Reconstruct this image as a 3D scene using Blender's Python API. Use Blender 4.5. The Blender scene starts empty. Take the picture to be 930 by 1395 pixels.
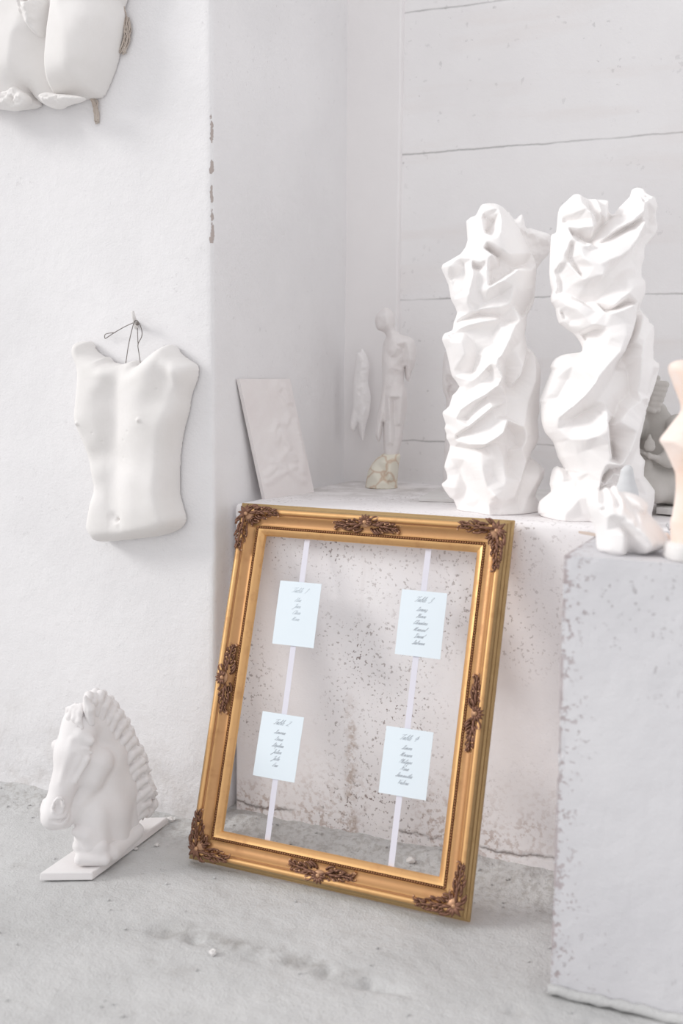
import bpy, bmesh, math, random
import numpy as np
from mathutils import Vector, Matrix, noise as mnoise
from mathutils.geometry import delaunay_2d_cdt

random.seed(7); rng = np.random.default_rng(7)
scene = bpy.context.scene
COL = scene.collection

# ------------------------------------------------------------------ camera model
F0, YAW, PIT, ROLL, HC = 1499.93, 0.41766, 0.12154, 0.00835, 1.19
WX, HY = 930, 1395
fwd = np.array([-math.sin(YAW)*math.cos(PIT), math.cos(YAW)*math.cos(PIT), -math.sin(PIT)])
_r = np.array([math.cos(YAW), math.sin(YAW), 0.0]); _u = np.cross(_r, fwd)
rgt = math.cos(ROLL)*_r + math.sin(ROLL)*_u
upv = -math.sin(ROLL)*_r + math.cos(ROLL)*_u
CAM = np.array([0, 0, HC])

def onp(px, py, P, n):
    d = fwd + rgt*(px-WX/2)/F0 - upv*(py-HY/2)/F0
    n = np.array(n, float); P = np.array(P, float)
    return CAM + d*(((P-CAM) @ n)/(d @ n))

# main planes of the room (metres)
YB, XP, XC, YC = 3.273, -1.2586, -1.4353, 2.4296      # alcove back, panel edge, pier corner, pier face
YF, ZB = 2.4976, 0.8603                               # ledge front and top
YQ, XQ, ZQ = 2.0186, -0.4416, 0.8644                  # plinth front, left, top
def onz(px, py, z=0.0): return onp(px, py, (0, 0, z), (0, 0, 1))
def ony(px, py, y): return onp(px, py, (0, y, 0), (0, 1, 0))

# ------------------------------------------------------------------ object helpers
def tag(o, label=None, cat=None, group=None, kind=None):
    if label: o['label'] = label
    if cat: o['category'] = cat
    if group: o['group'] = group
    if kind: o['kind'] = kind
    return o

def empty(name, loc, label, cat, group=None):
    o = bpy.data.objects.new(name, None); COL.objects.link(o)
    o.location = loc; o.empty_display_size = .05
    bpy.context.view_layer.update()
    return tag(o, label, cat, group)

def mesh_obj(name, verts, faces, mat, parent=None, smooth=True, origin=None):
    verts = np.asarray(verts, dtype=float)
    org = np.zeros(3)
    if parent is not None: org = np.array(parent.location)
    elif origin is not None: org = np.array(origin, float)
    me = bpy.data.meshes.new(name)
    me.from_pydata([tuple(v) for v in (verts-org)], [], [tuple(int(i) for i in f) for f in faces])
    me.update()
    if smooth: me.polygons.foreach_set('use_smooth', [True]*len(me.polygons))
    me.materials.append(mat)
    o = bpy.data.objects.new(name, me); COL.objects.link(o)
    if parent is not None: o.parent = parent
    else: o.location = org
    return o

def quick_mesh(name, V, Q, mat, parent=None, origin=None, smooth=True):
    """numpy quad arrays, fast"""
    org = np.zeros(3)
    if parent is not None: org = np.array(parent.location)
    elif origin is not None: org = np.array(origin, float)
    V = np.asarray(V, np.float64)-org; Q = np.asarray(Q, np.int32)
    me = bpy.data.meshes.new(name)
    me.vertices.add(len(V)); me.vertices.foreach_set('co', V.astype(np.float32).ravel())
    n = Q.shape[1]
    me.loops.add(Q.size); me.loops.foreach_set('vertex_index', Q.ravel())
    me.polygons.add(len(Q))
    me.polygons.foreach_set('loop_start', np.arange(0, Q.size, n, dtype=np.int32))
    me.polygons.foreach_set('loop_total', np.full(len(Q), n, np.int32))
    me.update(calc_edges=True); me.validate()
    me.polygons.foreach_set('use_smooth', [smooth]*len(me.polygons))
    me.materials.append(mat)
    o = bpy.data.objects.new(name, me); COL.objects.link(o)
    if parent is not None: o.parent = parent
    else: o.location = org
    return o

class MB:
    def __init__(s): s.v = []; s.f = []
    def add(s, V, Fs):
        b = len(s.v); s.v += [tuple(x) for x in V]; s.f += [tuple(i+b for i in f) for f in Fs]
    def box(s, lo, hi):
        x0, y0, z0 = lo; x1, y1, z1 = hi
        s.add([(x0,y0,z0),(x1,y0,z0),(x1,y1,z0),(x0,y1,z0),(x0,y0,z1),(x1,y0,z1),(x1,y1,z1),(x0,y1,z1)],
              [(0,3,2,1),(4,5,6,7),(0,1,5,4),(1,2,6,5),(2,3,7,6),(3,0,4,7)])
    def tube(s, P, R, n=8, flat=1.0, nrm=None):
        P = np.asarray(P, float); m = len(P)
        R = np.full(m, R) if np.isscalar(R) else np.asarray(R, float)
        T = np.gradient(P, axis=0); T /= np.linalg.norm(T, axis=1)[:, None]+1e-12
        ref = np.array(nrm if nrm is not None else (0, 0, 1.0))
        if abs(T[0] @ ref) > .95: ref = np.array([1.0, 0, 0])
        V = []
        for i in range(m):
            a = np.cross(T[i], ref); a /= np.linalg.norm(a)+1e-12; b = np.cross(a, T[i])
            ref = b
            for k in range(n):
                t = 2*math.pi*k/n
                V.append(P[i]+R[i]*(math.cos(t)*a+flat*math.sin(t)*b))
        Fs = []
        for i in range(m-1):
            for k in range(n):
                k2 = (k+1) % n
                Fs.append((i*n+k, i*n+k2, (i+1)*n+k2, (i+1)*n+k))
        Fs.append(tuple(range(n))[::-1]); Fs.append(tuple((m-1)*n+k for k in range(n)))
        s.add(V, Fs)
    def ball(s, c, r, n=10, m=6):
        rx, ry, rz = (r, r, r) if np.isscalar(r) else r
        V = [(c[0], c[1], c[2]+rz)]
        for i in range(1, m):
            a = math.pi*i/m
            for k in range(n):
                t = 2*math.pi*k/n
                V.append((c[0]+rx*math.sin(a)*math.cos(t), c[1]+ry*math.sin(a)*math.sin(t), c[2]+rz*math.cos(a)))
        V.append((c[0], c[1], c[2]-rz)); L = len(V)-1
        Fs = [(0, 1+k, 1+(k+1) % n) for k in range(n)]
        for i in range(m-2):
            for k in range(n):
                a = 1+i*n; Fs.append((a+k, a+n+k, a+n+(k+1) % n, a+(k+1) % n))
        a = 1+(m-2)*n
        Fs += [(L, a+(k+1) % n, a+k) for k in range(n)]
        s.add(V, Fs)
    def build(s, name, mat, parent=None, smooth=True, origin=None, xf=None, bevel=0, segs=2):
        V = np.array(s.v, float)
        if xf is not None: V = xf(V)
        o = mesh_obj(name, V, s.f, mat, parent, smooth, origin)
        if bevel:
            m = o.modifiers.new('bevel', 'BEVEL'); m.width = bevel; m.segments = segs; m.limit_method = 'ANGLE'
        return o

def catmull(P, k=6, closed=False):
    P = np.asarray(P, float); n = len(P); out = []
    rngi = range(n) if closed else range(n-1)
    for i in rngi:
        g = (lambda j: P[j % n]) if closed else (lambda j: P[min(max(j, 0), n-1)])
        p0, p1, p2, p3 = g(i-1), g(i), g(i+1), g(i+2)
        for t in np.linspace(0, 1, k, endpoint=False):
            out.append(.5*((2*p1)+(-p0+p2)*t+(2*p0-5*p1+4*p2-p3)*t*t+(-p0+3*p1-3*p2+p3)*t**3))
    if not closed: out.append(P[-1])
    return np.array(out)

# ------------------------------------------------------------------ volume meshing (surface nets)
def nets(Fv, org, st):
    S = Fv < 0
    nx, ny, nz = Fv.shape
    cnt = np.zeros((nx-1, ny-1, nz-1), np.int8)
    offs = [(i, j, k) for i in (0, 1) for j in (0, 1) for k in (0, 1)]
    for i, j, k in offs: cnt += S[i:nx-1+i, j:ny-1+j, k:nz-1+k]
    act = (cnt > 0) & (cnt < 8)
    I = np.argwhere(act)
    idx = -np.ones(act.shape, np.int64); idx[act] = np.arange(len(I))
    acc = np.zeros((len(I), 3)); num = np.zeros(len(I))
    val = {o: Fv[I[:, 0]+o[0], I[:, 1]+o[1], I[:, 2]+o[2]] for o in offs}
    for a in offs:
        for ax in range(3):
            if a[ax]: continue
            b = list(a); b[ax] = 1; b = tuple(b)
            fa, fb = val[a], val[b]
            m = (fa < 0) != (fb < 0)
            t = np.where(m, fa/np.where(m, fa-fb, 1), 0)
            p = np.array(a, float)[None]+0*acc; p[:, ax] = t
            acc += p*m[:, None]; num += m
    V = (I+acc/np.maximum(num, 1)[:, None])*st+np.array(org)
    quads = []
    for ax in range(3):
        o1, o2 = [(1, 2), (2, 0), (0, 1)][ax]
        sl = [slice(0, s) for s in S.shape]; sh = [slice(0, s) for s in S.shape]
        sl[ax] = slice(0, S.shape[ax]-1); sh[ax] = slice(1, S.shape[ax])
        A, B = S[tuple(sl)], S[tuple(sh)]
        for flip, M in ((0, A & ~B), (1, ~A & B)):
            E = np.argwhere(M)
            ok = (E[:, o1] > 0) & (E[:, o2] > 0) & (E[:, o1] < act.shape[o1]) & (E[:, o2] < act.shape[o2])
            E = E[ok]
            c = []
            for d1, d2 in ((0, 0), (-1, 0), (-1, -1), (0, -1)):
                e = E.copy(); e[:, o1] += d1; e[:, o2] += d2
                c.append(idx[e[:, 0], e[:, 1], e[:, 2]])
            q = np.stack(c, 1)
            if flip: q = q[:, ::-1]
            quads.append(q)
    Q = np.concatenate(quads)
    Q = Q[(Q >= 0).all(1)]
    return V, Q

def blur2(A, r, it=2):
    r = int(r)
    if r < 1: return A
    for _ in range(it):
        for ax in (0, 1):
            P = np.pad(A, [(r, r) if a == ax else (0, 0) for a in (0, 1)], mode='edge')
            C = np.cumsum(P, axis=ax, dtype=np.float64)
            z = np.zeros_like(np.take(C, [0], axis=ax)); C = np.concatenate([z, C], axis=ax)
            n = A.shape[ax]; k = 2*r+1
            hi = np.take(C, range(k, k+n), axis=ax); lo = np.take(C, range(0, n), axis=ax)
            A = (hi-lo)/k
    return A

def sdf_poly(poly, GX, GZ):
    d2 = np.full(GX.shape, 1e9); inside = np.zeros(GX.shape, bool)
    n = len(poly)
    for i in range(n):
        a, b = poly[i], poly[(i+1) % n]
        e = b-a; L = e @ e+1e-18
        t = np.clip(((GX-a[0])*e[0]+(GZ-a[1])*e[1])/L, 0, 1)
        d2 = np.minimum(d2, (GX-a[0]-t*e[0])**2+(GZ-a[1]-t*e[1])**2)
        c = (a[1] > GZ) != (b[1] > GZ)
        xi = a[0]+(GZ-a[1])*e[0]/(e[1] if abs(e[1]) > 1e-12 else 1e-12)
        inside ^= c & (GX < xi)
    d = np.sqrt(d2)
    return np.where(inside, d, -d)

def tri_height(pts, hs, GX, GZ, x0, z0, st):
    res = delaunay_2d_cdt([Vector((float(p[0]), float(p[1]))) for p in pts], [], [], 0, 1e-6, True)
    V = np.array([(v.x, v.y) for v in res[0]])
    Hh = np.array([hs[o[0]] if o else 0.0 for o in res[3]])
    H = np.zeros(GX.shape)
    for f in res[2]:
        a, b, c = V[f[0]], V[f[1]], V[f[2]]
        lo = np.minimum(np.minimum(a, b), c); hi = np.maximum(np.maximum(a, b), c)
        i0 = max(int((lo[0]-x0)/st), 0); i1 = min(int((hi[0]-x0)/st)+2, GX.shape[0])
        j0 = max(int((lo[1]-z0)/st), 0); j1 = min(int((hi[1]-z0)/st)+2, GX.shape[1])
        if i0 >= i1 or j0 >= j1: continue
        X, Z = GX[i0:i1, j0:j1], GZ[i0:i1, j0:j1]
        det = (b[0]-a[0])*(c[1]-a[1])-(c[0]-a[0])*(b[1]-a[1])
        if abs(det) < 1e-14: continue
        u = ((X-a[0])*(c[1]-a[1])-(c[0]-a[0])*(Z-a[1]))/det
        v = ((b[0]-a[0])*(Z-a[1])-(X-a[0])*(b[1]-a[1]))/det
        m = (u >= -1e-6) & (v >= -1e-6) & (u+v <= 1+1e-6)
        h = Hh[f[0]]*(1-u-v)+Hh[f[1]]*u+Hh[f[2]]*v
        H[i0:i1, j0:j1] = np.where(m, h, H[i0:i1, j0:j1])
    return H

def carve(name, outline, lines, P, mat, parent=None, normal=None, pxm=1/557., step=1.3, R=60, D=None,
          smooth_out=3, hb=2, back='mirror', zmin=None, zcut_drop=None, hs=1.0, fine=0.0, fseed=0, edge=8, tb=4, origin=None, yoff=0.0, dots=()):
    """a carved solid: the outline gives its silhouette, the lines its ridges (h > 0) and furrows (h < 0).
    P: a point of its middle plane; normal: horizontal direction away from the viewer."""
    P = np.array(P, float)
    if normal is None: normal = np.array([-math.sin(YAW), math.cos(YAW), 0])
    normal = np.array(normal, float); ex = np.array([normal[1], -normal[0], 0.0])
    D = D or R
    def loc(q):
        W = onp(q[0], q[1], P, normal)-P
        return np.array([W @ ex, W[2]])
    O = np.array([loc(q) for q in outline])
    if smooth_out > 1: O = catmull(O, smooth_out, True)
    st = step*pxm; Rm = R*pxm; Dm = D*pxm
    pad = 4*st
    x0, z0 = O.min(0)-pad; x1, z1 = O.max(0)+pad
    gx = np.arange(x0, x1, st); gz = np.arange(z0, z1, st)
    GX, GZ = np.meshgrid(gx, gz, indexing='ij')
    d = sdf_poly(O, GX, GZ)
    dd = np.clip(d, None, Rm)
    T2 = np.where(d > 0, (2*Rm*dd-dd*dd), 2*Rm*d)*(Dm/Rm)**2
    T2b = blur2(T2, tb)
    w0 = np.clip(np.abs(d)/(3*tb*st), 0, 1)
    T2 = T2*(1-w0)+T2b*w0
    T = np.sqrt(np.maximum(T2, 0))
    pts = [tuple(p) for p in O]; hv = [0.0]*len(O)
    for ln, in ((l,) for l in lines):
        A = np.array([(*loc(q[:2]), q[2]*pxm*hs) for q in ln])
        for i in range(max(len(A)-1, 1)):
            if len(A) == 1: pts.append(tuple(A[0, :2])); hv.append(A[0, 2]); break
            L = np.linalg.norm(A[i+1, :2]-A[i, :2]); k = max(1, int(L/(5*pxm)))
            for t in np.arange(k)/k:
                q = A[i]*(1-t)+A[i+1]*t; pts.append((q[0], q[1])); hv.append(q[2])
        if len(A) > 1: pts.append(tuple(A[-1, :2])); hv.append(A[-1, 2])
    H = tri_height(pts, hv, GX, GZ, x0, z0, st)
    H = blur2(H, hb, 1)
    for (dx_, dy_, dh, dr) in dots:
        q = loc((dx_, dy_)); H = H+dh*pxm*np.exp(-((GX-q[0])**2+(GZ-q[1])**2)/(dr*pxm)**2)
    if fine:
        Nn = np.zeros(GX.shape)
        for i in range(GX.shape[0]):
            for j in range(GX.shape[1]):
                if d[i, j] > -2*st:
                    Nn[i, j] = mnoise.fractal(Vector((gx[i]*55+fseed, gz[j]*55, fseed)), 1.0, 2.0, 3)
        H = H+fine*pxm*Nn
    w = np.clip(d/(edge*pxm), 0, 1); w = w*w*(3-2*w)
    def surf(Hm):
        A = np.maximum(T+Hm*w, .25*T)
        return np.where(d > 0, A*A, 2*Rm*d*(Dm/Rm)**2)
    front = surf(H)
    if back == 'flat': bk = np.where(d > 0, np.minimum(T, 2*st)**2, T2)
    elif back == 'mirror': bk = surf(-.5*blur2(H, 4)+.6*H)
    else: bk = np.where(d > 0, (T*back)**2, T2)
    m = math.sqrt(max(front.max(), bk.max()))+4*st
    gy = np.arange(-m, m, st)
    Yg = gy[None, :, None]
    Fv = np.where(Yg < 0, Yg**2-front[:, None, :], Yg**2-bk[:, None, :]).astype(np.float32)
    if zmin is not None:
        Fv = np.maximum(Fv, ((zmin-P[2])-gz)[None, None, :].astype(np.float32)*.12)
    V, Q = nets(Fv, (x0, -m, z0), st)
    W = P+V[:, :1]*ex+(V[:, 1:2]+yoff)*normal+V[:, 2:3]*np.array([0, 0, 1.0])
    return quick_mesh(name, W, Q, mat, parent, origin)

# ------------------------------------------------------------------ implicit blending (px frames)
class Blob:
    """smooth union of round cones in a viewer-aligned frame whose unit is one photo pixel at that distance"""
    def __init__(s, P, px, py, tilt, pxm, step=1.4, lim=None):
        s.layer = 0; s.P = np.array(P, float); s.px, s.py = px, py; s.ca, s.sa = math.cos(tilt), math.sin(tilt); s.pxm = pxm; s.step = step
        s.items = []
    def pt(s, p):
        x = p[0]-s.px; y = p[2]; z = (s.py-p[1]-s.sa*y)/s.ca
        return np.array([x, y, z])
    def world(s, L):
        L = np.atleast_2d(L); n = s.n
        ex = np.array([n[1], -n[0], 0])
        return s.P+s.pxm*(L[:, :1]*ex+L[:, 1:2]*n+L[:, 2:3]*np.array([0, 0, 1.0]))
    def cap(s, a, b, ra, rb, k=8, sub=False): s.items.append((s.pt(a), s.pt(b), ra, rb, k, sub, s.layer))
    def chain(s, pts, k=8, sub=False):
        for a, b in zip(pts[:-1], pts[1:]): s.cap(a[:3], b[:3], a[3], b[3], k, sub)
    def mesh(s, cut=None):
        lo = np.min([np.minimum(i[0]-i[2], i[1]-i[3]) for i in s.items if not i[5]], 0)-6
        hi = np.max([np.maximum(i[0]+i[2], i[1]+i[3]) for i in s.items if not i[5]], 0)+6
        g = [np.arange(lo[a], hi[a], s.step, dtype=np.float32) for a in range(3)]
        def field(items, Fv):
            for a, b, ra, rb, k, sub, _ in items:
                m = max(ra, rb)+k+8
                l = np.minimum(a, b)-m; h = np.maximum(a, b)+m
                sl = tuple(slice(max(int((l[i]-lo[i])/s.step), 0), max(int((h[i]-lo[i])/s.step)+2, 1)) for i in range(3))
                X, Y, Z = g[0][sl[0]][:, None, None], g[1][sl[1]][None, :, None], g[2][sl[2]][None, None, :]
                e = (b-a).astype(np.float32); L = float(e @ e)+1e-9
                t = np.clip(((X-a[0])*e[0]+(Y-a[1])*e[1]+(Z-a[2])*e[2])/L, 0, 1)
                dd = np.sqrt((X-a[0]-t*e[0])**2+(Y-a[1]-t*e[1])**2+(Z-a[2]-t*e[2])**2)-(ra+(rb-ra)*t)
                f = Fv[sl]
                if sub:
                    hh = np.clip(.5+.5*(-dd-f)/k, 0, 1); Fv[sl] = f*(1-hh)-dd*hh+k*hh*(1-hh)
                else:
                    hh = np.clip(.5+.5*(dd-f)/k, 0, 1); Fv[sl] = f*hh+dd*(1-hh)-k*hh*(1-hh)
            return Fv
        Fv = None
        for ly in sorted(set(i[6] for i in s.items)):
            Fl = field([i for i in s.items if i[6] == ly and not i[5]], np.full([len(x) for x in g], 50.0, np.float32))
            if Fv is None: Fv = Fl
            else:
                kk = 6.5; hh = np.clip(.5+.5*(Fl-Fv)/kk, 0, 1); Fv = Fv*hh+Fl*(1-hh)-kk*hh*(1-hh)
        Fv = field([i for i in s.items if i[5]], Fv)
        if cut is not None: Fv = np.maximum(Fv, (cut-g[2])[None, None, :])
        V, Q = nets(Fv, lo, s.step)
        return s.world(V), Q

def blob(P, px, py, pxm=None, step=1.4):
    """frame facing the camera at world point P, which shows at photo pixel (px, py)"""
    P = np.array(P, float); d = P-CAM
    n = np.array([d[0], d[1], 0]); hl = np.linalg.norm(n); n /= hl
    tilt = math.atan2(-d[2], hl)
    depth = d @ fwd
    b = Blob(P, px, py, tilt, pxm or depth/F0*.985, step); b.n = n
    return b

# ------------------------------------------------------------------ materials
def nodes_mat(name):
    m = bpy.data.materials.new(name); m.use_nodes = True
    nt = m.node_tree; bs = nt.nodes['Principled BSDF']
    return m, nt, bs
def N(nt, t, **kw):
    n = nt.nodes.new(t)
    for k, v in kw.items():
        if k in n.inputs: n.inputs[k].default_value = v
        else: setattr(n, k, v)
    return n
def ramp(nt, src, p0, p1, c0=(0, 0, 0, 1), c1=(1, 1, 1, 1)):
    r = N(nt, 'ShaderNodeValToRGB'); e = r.color_ramp.elements
    e[0].position, e[1].position = p0, p1; e[0].color, e[1].color = c0, c1
    nt.links.new(src, r.inputs[0]); return r.outputs[0]
def mixc(nt, fac, a, b):
    m = N(nt, 'ShaderNodeMix', data_type='RGBA')
    for s, v in ((0, fac), (6, a), (7, b)):
        if hasattr(v, 'links'): nt.links.new(v, m.inputs[s])
        elif isinstance(v, (int, float)): m.inputs[s].default_value = v
        else: m.inputs[s].default_value = (*v[:3], 1)
    return m.outputs[2]
def mth(nt, op, a, b=None, c=None):
    m = N(nt, 'ShaderNodeMath', operation=op)
    for i, v in enumerate((a, b, c)):
        if v is None: continue
        if hasattr(v, 'links'): nt.links.new(v, m.inputs[i])
        else: m.inputs[i].default_value = v
    return m.outputs[0]
def noise_(nt, vec, scale, detail=4, rough=.55, dist=0):
    n = N(nt, 'ShaderNodeTexNoise', Scale=scale, Detail=detail, Roughness=rough, Distortion=dist)
    nt.links.new(vec, n.inputs['Vector']); return n.outputs['Fac']
def coords(nt, scale=None):
    g = N(nt, 'ShaderNodeNewGeometry').outputs['Position']
    if scale:
        m = N(nt, 'ShaderNodeMapping'); m.inputs['Scale'].default_value = scale
        nt.links.new(g, m.inputs['Vector']); return m.outputs[0]
    return g
def bump(nt, bs, h, strength, dist):
    b = N(nt, 'ShaderNodeBump', Strength=strength, Distance=dist)
    nt.links.new(h, b.inputs['Height']); nt.links.new(b.outputs[0], bs.inputs['Normal'])

def plaster(name, c0, c1, speck=None, speck_amt=0.0, spec_scale=90, patch=3.0, grain=.35, gdist=.004, rough=.9, extra=None, streak=0, stain=(.55, .47, .43), lims=(.66, .70), reglims=(.46, .72), fade_x=None):
    m, nt, bs = nodes_mat(name)
    v = coords(nt)
    col = mixc(nt, ramp(nt, noise_(nt, v, 2.3, 6), .35, .68), c0, c1)
    h = mth(nt, 'ADD', mth(nt, 'MULTIPLY', noise_(nt, v, 190, 3, .6), .35), noise_(nt, v, 26, 5, .6))
    if speck is not None:
        reg = ramp(nt, noise_(nt, v, patch, 4, .6), *reglims)
        sp = ramp(nt, noise_(nt, v, spec_scale, 3, .55), *lims)
        big = ramp(nt, noise_(nt, v, spec_scale*.38, 3, .6), .69, .73)
        f = mth(nt, 'MULTIPLY', mth(nt, 'MAXIMUM', sp, big), mth(nt, 'MULTIPLY', reg, speck_amt))
        if fade_x is not None: f = mth(nt, 'MULTIPLY', f, ramp(nt, mth(nt, 'SUBTRACT', axes(nt)[0], fade_x), 0, .25, (1, 1, 1, 1), (.3, .3, .3, 1)))
        col = mixc(nt, f, col, speck)
        h = mth(nt, 'SUBTRACT', h, mth(nt, 'MULTIPLY', f, .8))
    if streak:
        s = coords(nt, (9, 9, 1.1))
        f = mth(nt, 'MULTIPLY', ramp(nt, noise_(nt, s, 1.6, 5, .65), .60, .78), streak)
        col = mixc(nt, f, col, stain)
    if extra: col, h = extra(nt, col, h)
    nt.links.new(col, bs.inputs['Base Color'])
    bs.inputs['Roughness'].default_value = rough
    bs.inputs['Specular IOR Level'].default_value = .2
    bump(nt, bs, h, grain, gdist)
    return m

def axes(nt):
    s = N(nt, 'ShaderNodeSeparateXYZ'); nt.links.new(coords(nt), s.inputs[0]); return s.outputs

def pier_extra(nt, col, h):
    X = axes(nt); v = coords(nt)
    # worn arris: bare brown chips along the corner
    nearx = mth(nt, 'SUBTRACT', 1.0, mth(nt, 'MULTIPLY', mth(nt, 'ABSOLUTE', mth(nt, 'SUBTRACT', X[0], XC-.004)), 62))
    neary = mth(nt, 'SUBTRACT', 1.0, mth(nt, 'MULTIPLY', mth(nt, 'ABSOLUTE', mth(nt, 'SUBTRACT', X[1], YC+.004)), 60))
    edge = mth(nt, 'MAXIMUM', mth(nt, 'MINIMUM', nearx, neary), 0)
    chips = ramp(nt, mth(nt, 'MULTIPLY', mth(nt, 'MULTIPLY', edge, 1.7), noise_(nt, v, 33, 4, .6)), .72, .76)
    band = mth(nt, 'MULTIPLY', mth(nt, 'GREATER_THAN', X[2], 1.52), mth(nt, 'LESS_THAN', X[2], 1.86))
    f = mth(nt, 'MULTIPLY', chips, band)
    col = mixc(nt, mth(nt, 'MULTIPLY', f, .85), col, (.40, .33, .30))
    h = mth(nt, 'SUBTRACT', h, f)
    # bare render where the wall meets the floor
    low = ramp(nt, X[2], .02, .34, (1, 1, 1, 1), (0, 0, 0, 1))
    n = ramp(nt, noise_(nt, v, 7, 6, .65), .47, .66)
    g = mth(nt, 'MULTIPLY', low, n)
    col = mixc(nt, mth(nt, 'MULTIPLY', g, .6), col, (.52, .48, .45))
    h = mth(nt, 'ADD', h, mth(nt, 'MULTIPLY', mth(nt, 'MULTIPLY', low, noise_(nt, v, 60, 5, .7)), 1.6))
    return col, h

JZ = (2.29, 1.8735, 1.4327, 0.993)
def joints_extra(nt, col, h):
    X = axes(nt); v = coords(nt)
    wob = mth(nt, 'MULTIPLY', mth(nt, 'SUBTRACT', noise_(nt, v, 7, 5, .65), .5), .016)
    gate = ramp(nt, noise_(nt, v, 3.1, 4, .6), .36, .56)
    tot = None
    for z in JZ:
        d = mth(nt, 'ABSOLUTE', mth(nt, 'SUBTRACT', mth(nt, 'ADD', X[2], wob), z))
        f = ramp(nt, d, .0006, .0030, (1, 1, 1, 1), (0, 0, 0, 1))
        tot = f if tot is None else mth(nt, 'MAXIMUM', tot, f)
    tot = mth(nt, 'MULTIPLY', tot, mth(nt, 'ADD', mth(nt, 'MULTIPLY', gate, .8), .12))
    col = mixc(nt, mth(nt, 'MULTIPLY', tot, .75), col, (.30, .29, .29))
    s = coords(nt, (1.2, 1.2, 7))
    f = mth(nt, 'MULTIPLY', ramp(nt, noise_(nt, s, 1.3, 4, .55), .54, .74), .28)
    col = mixc(nt, f, col, (.74, .66, .62))
    # greyer in blotches low down, fading out above the ledge
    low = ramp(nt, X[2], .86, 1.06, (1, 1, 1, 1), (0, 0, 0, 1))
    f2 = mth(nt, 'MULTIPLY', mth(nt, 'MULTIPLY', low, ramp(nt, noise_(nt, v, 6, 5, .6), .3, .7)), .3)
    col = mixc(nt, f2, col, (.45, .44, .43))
    return col, mth(nt, 'SUBTRACT', h, mth(nt, 'MULTIPLY', tot, 1.5))

def ledge_extra(nt, col, h):
    X = axes(nt); v = coords(nt)
    low = ramp(nt, X[2], .03, .26, (1, 1, 1, 1), (0, 0, 0, 1))
    n = ramp(nt, noise_(nt, v, 75, 4, .6), .50, .60)
    r = ramp(nt, noise_(nt, v, 5, 4, .6), .42, .62)
    f = mth(nt, 'MULTIPLY', mth(nt, 'MULTIPLY', low, n), mth(nt, 'MULTIPLY', r, .8))
    col = mixc(nt, f, col, (.42, .31, .26))
    wz = mth(nt, 'MULTIPLY', mth(nt, 'SUBTRACT', noise_(nt, v, 12, 5, .65), .5), .05)
    ck = ramp(nt, mth(nt, 'ABSOLUTE', mth(nt, 'SUBTRACT', mth(nt, 'ADD', X[2], wz), .052)), .001, .005, (1, 1, 1, 1), (0, 0, 0, 1))
    ck = mth(nt, 'MULTIPLY', ck, ramp(nt, noise_(nt, v, 4, 4, .6), .40, .52))
    col = mixc(nt, mth(nt, 'MULTIPLY', ck, .85), col, (.20, .17, .16)); h = mth(nt, 'SUBTRACT', h, mth(nt, 'MULTIPLY', ck, 2.0))
    top = mth(nt, 'MULTIPLY', mth(nt, 'GREATER_THAN', X[2], ZB-.006), ramp(nt, mth(nt, 'SUBTRACT', X[1], YF), .08, .45))
    col = mixc(nt, mth(nt, 'MULTIPLY', top, ramp(nt, noise_(nt, v, 8, 6, .65), .40, .62)), col, (.60, .575, .56))
    # the rusty run down the face behind the frame
    wob = mth(nt, 'MULTIPLY', mth(nt, 'SUBTRACT', noise_(nt, v, 7, 4, .6), .5), .06)
    d = mth(nt, 'ABSOLUTE', mth(nt, 'SUBTRACT', mth(nt, 'ADD', X[0], wob), -1.075))
    run = mth(nt, 'MULTIPLY', ramp(nt, d, .004, .02, (1, 1, 1, 1), (0, 0, 0, 1)), ramp(nt, noise_(nt, v, 45, 4, .7), .42, .58))
    run = mth(nt, 'MULTIPLY', run, ramp(nt, X[2], .30, .40, (1, 1, 1, 1), (0, 0, 0, 1)))
    col = mixc(nt, mth(nt, 'MULTIPLY', run, .7), col, (.46, .36, .30))
    return col, h

def plinth_extra(nt, col, h):
    X = axes(nt); v = coords(nt)
    dx = mth(nt, 'SUBTRACT', X[0], XQ)
    near = ramp(nt, dx, 0, .07, (1, 1, 1, 1), (0, 0, 0, 1))
    n = ramp(nt, mth(nt, 'ADD', noise_(nt, v, 85, 4, .6), mth(nt, 'MULTIPLY', near, .12)), .655, .69)
    f = mth(nt, 'MULTIPLY', near, n)
    e = ramp(nt, dx, .003, .008, (1, 1, 1, 1), (0, 0, 0, 1))
    f = mth(nt, 'MAXIMUM', f, mth(nt, 'MULTIPLY', e, ramp(nt, noise_(nt, v, 30, 4, .6), .42, .52)))
    return mixc(nt, mth(nt, 'MULTIPLY', f, .75), col, (.36, .29, .29)), mth(nt, 'SUBTRACT', h, f)
M = {}
M['pier'] = plaster('pier plaster', (.765, .755, .76), (.82, .81, .815), (.52, .50, .50), .45, 55, 2.0, .55, .005, extra=pier_extra)
M['back'] = plaster('painted concrete', (.83, .815, .815), (.88, .87, .87), (.30, .29, .29), .5, 42, 2.6, .3, .004, extra=joints_extra)
M['ledge'] = plaster('speckled plaster', (.82, .795, .80), (.89, .87, .875), (.24, .185, .17), .95, 120, 3.0, .4, .004, extra=ledge_extra, fade_x=-.82, reglims=(.42, .64), lims=(.60, .64), streak=.38, stain=(.62, .56, .55))
M['plinth'] = plaster('plinth plaster', (.60, .595, .615), (.69, .685, .70), (.25, .22, .22), .75, 85, 2.8, .4, .004, extra=plinth_extra, lims=(.63, .67), streak=.12, stain=(.60, .60, .62))
M['strip'] = plaster('strip plaster', (.82, .80, .80), (.86, .84, .835), grain=.2)

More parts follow.
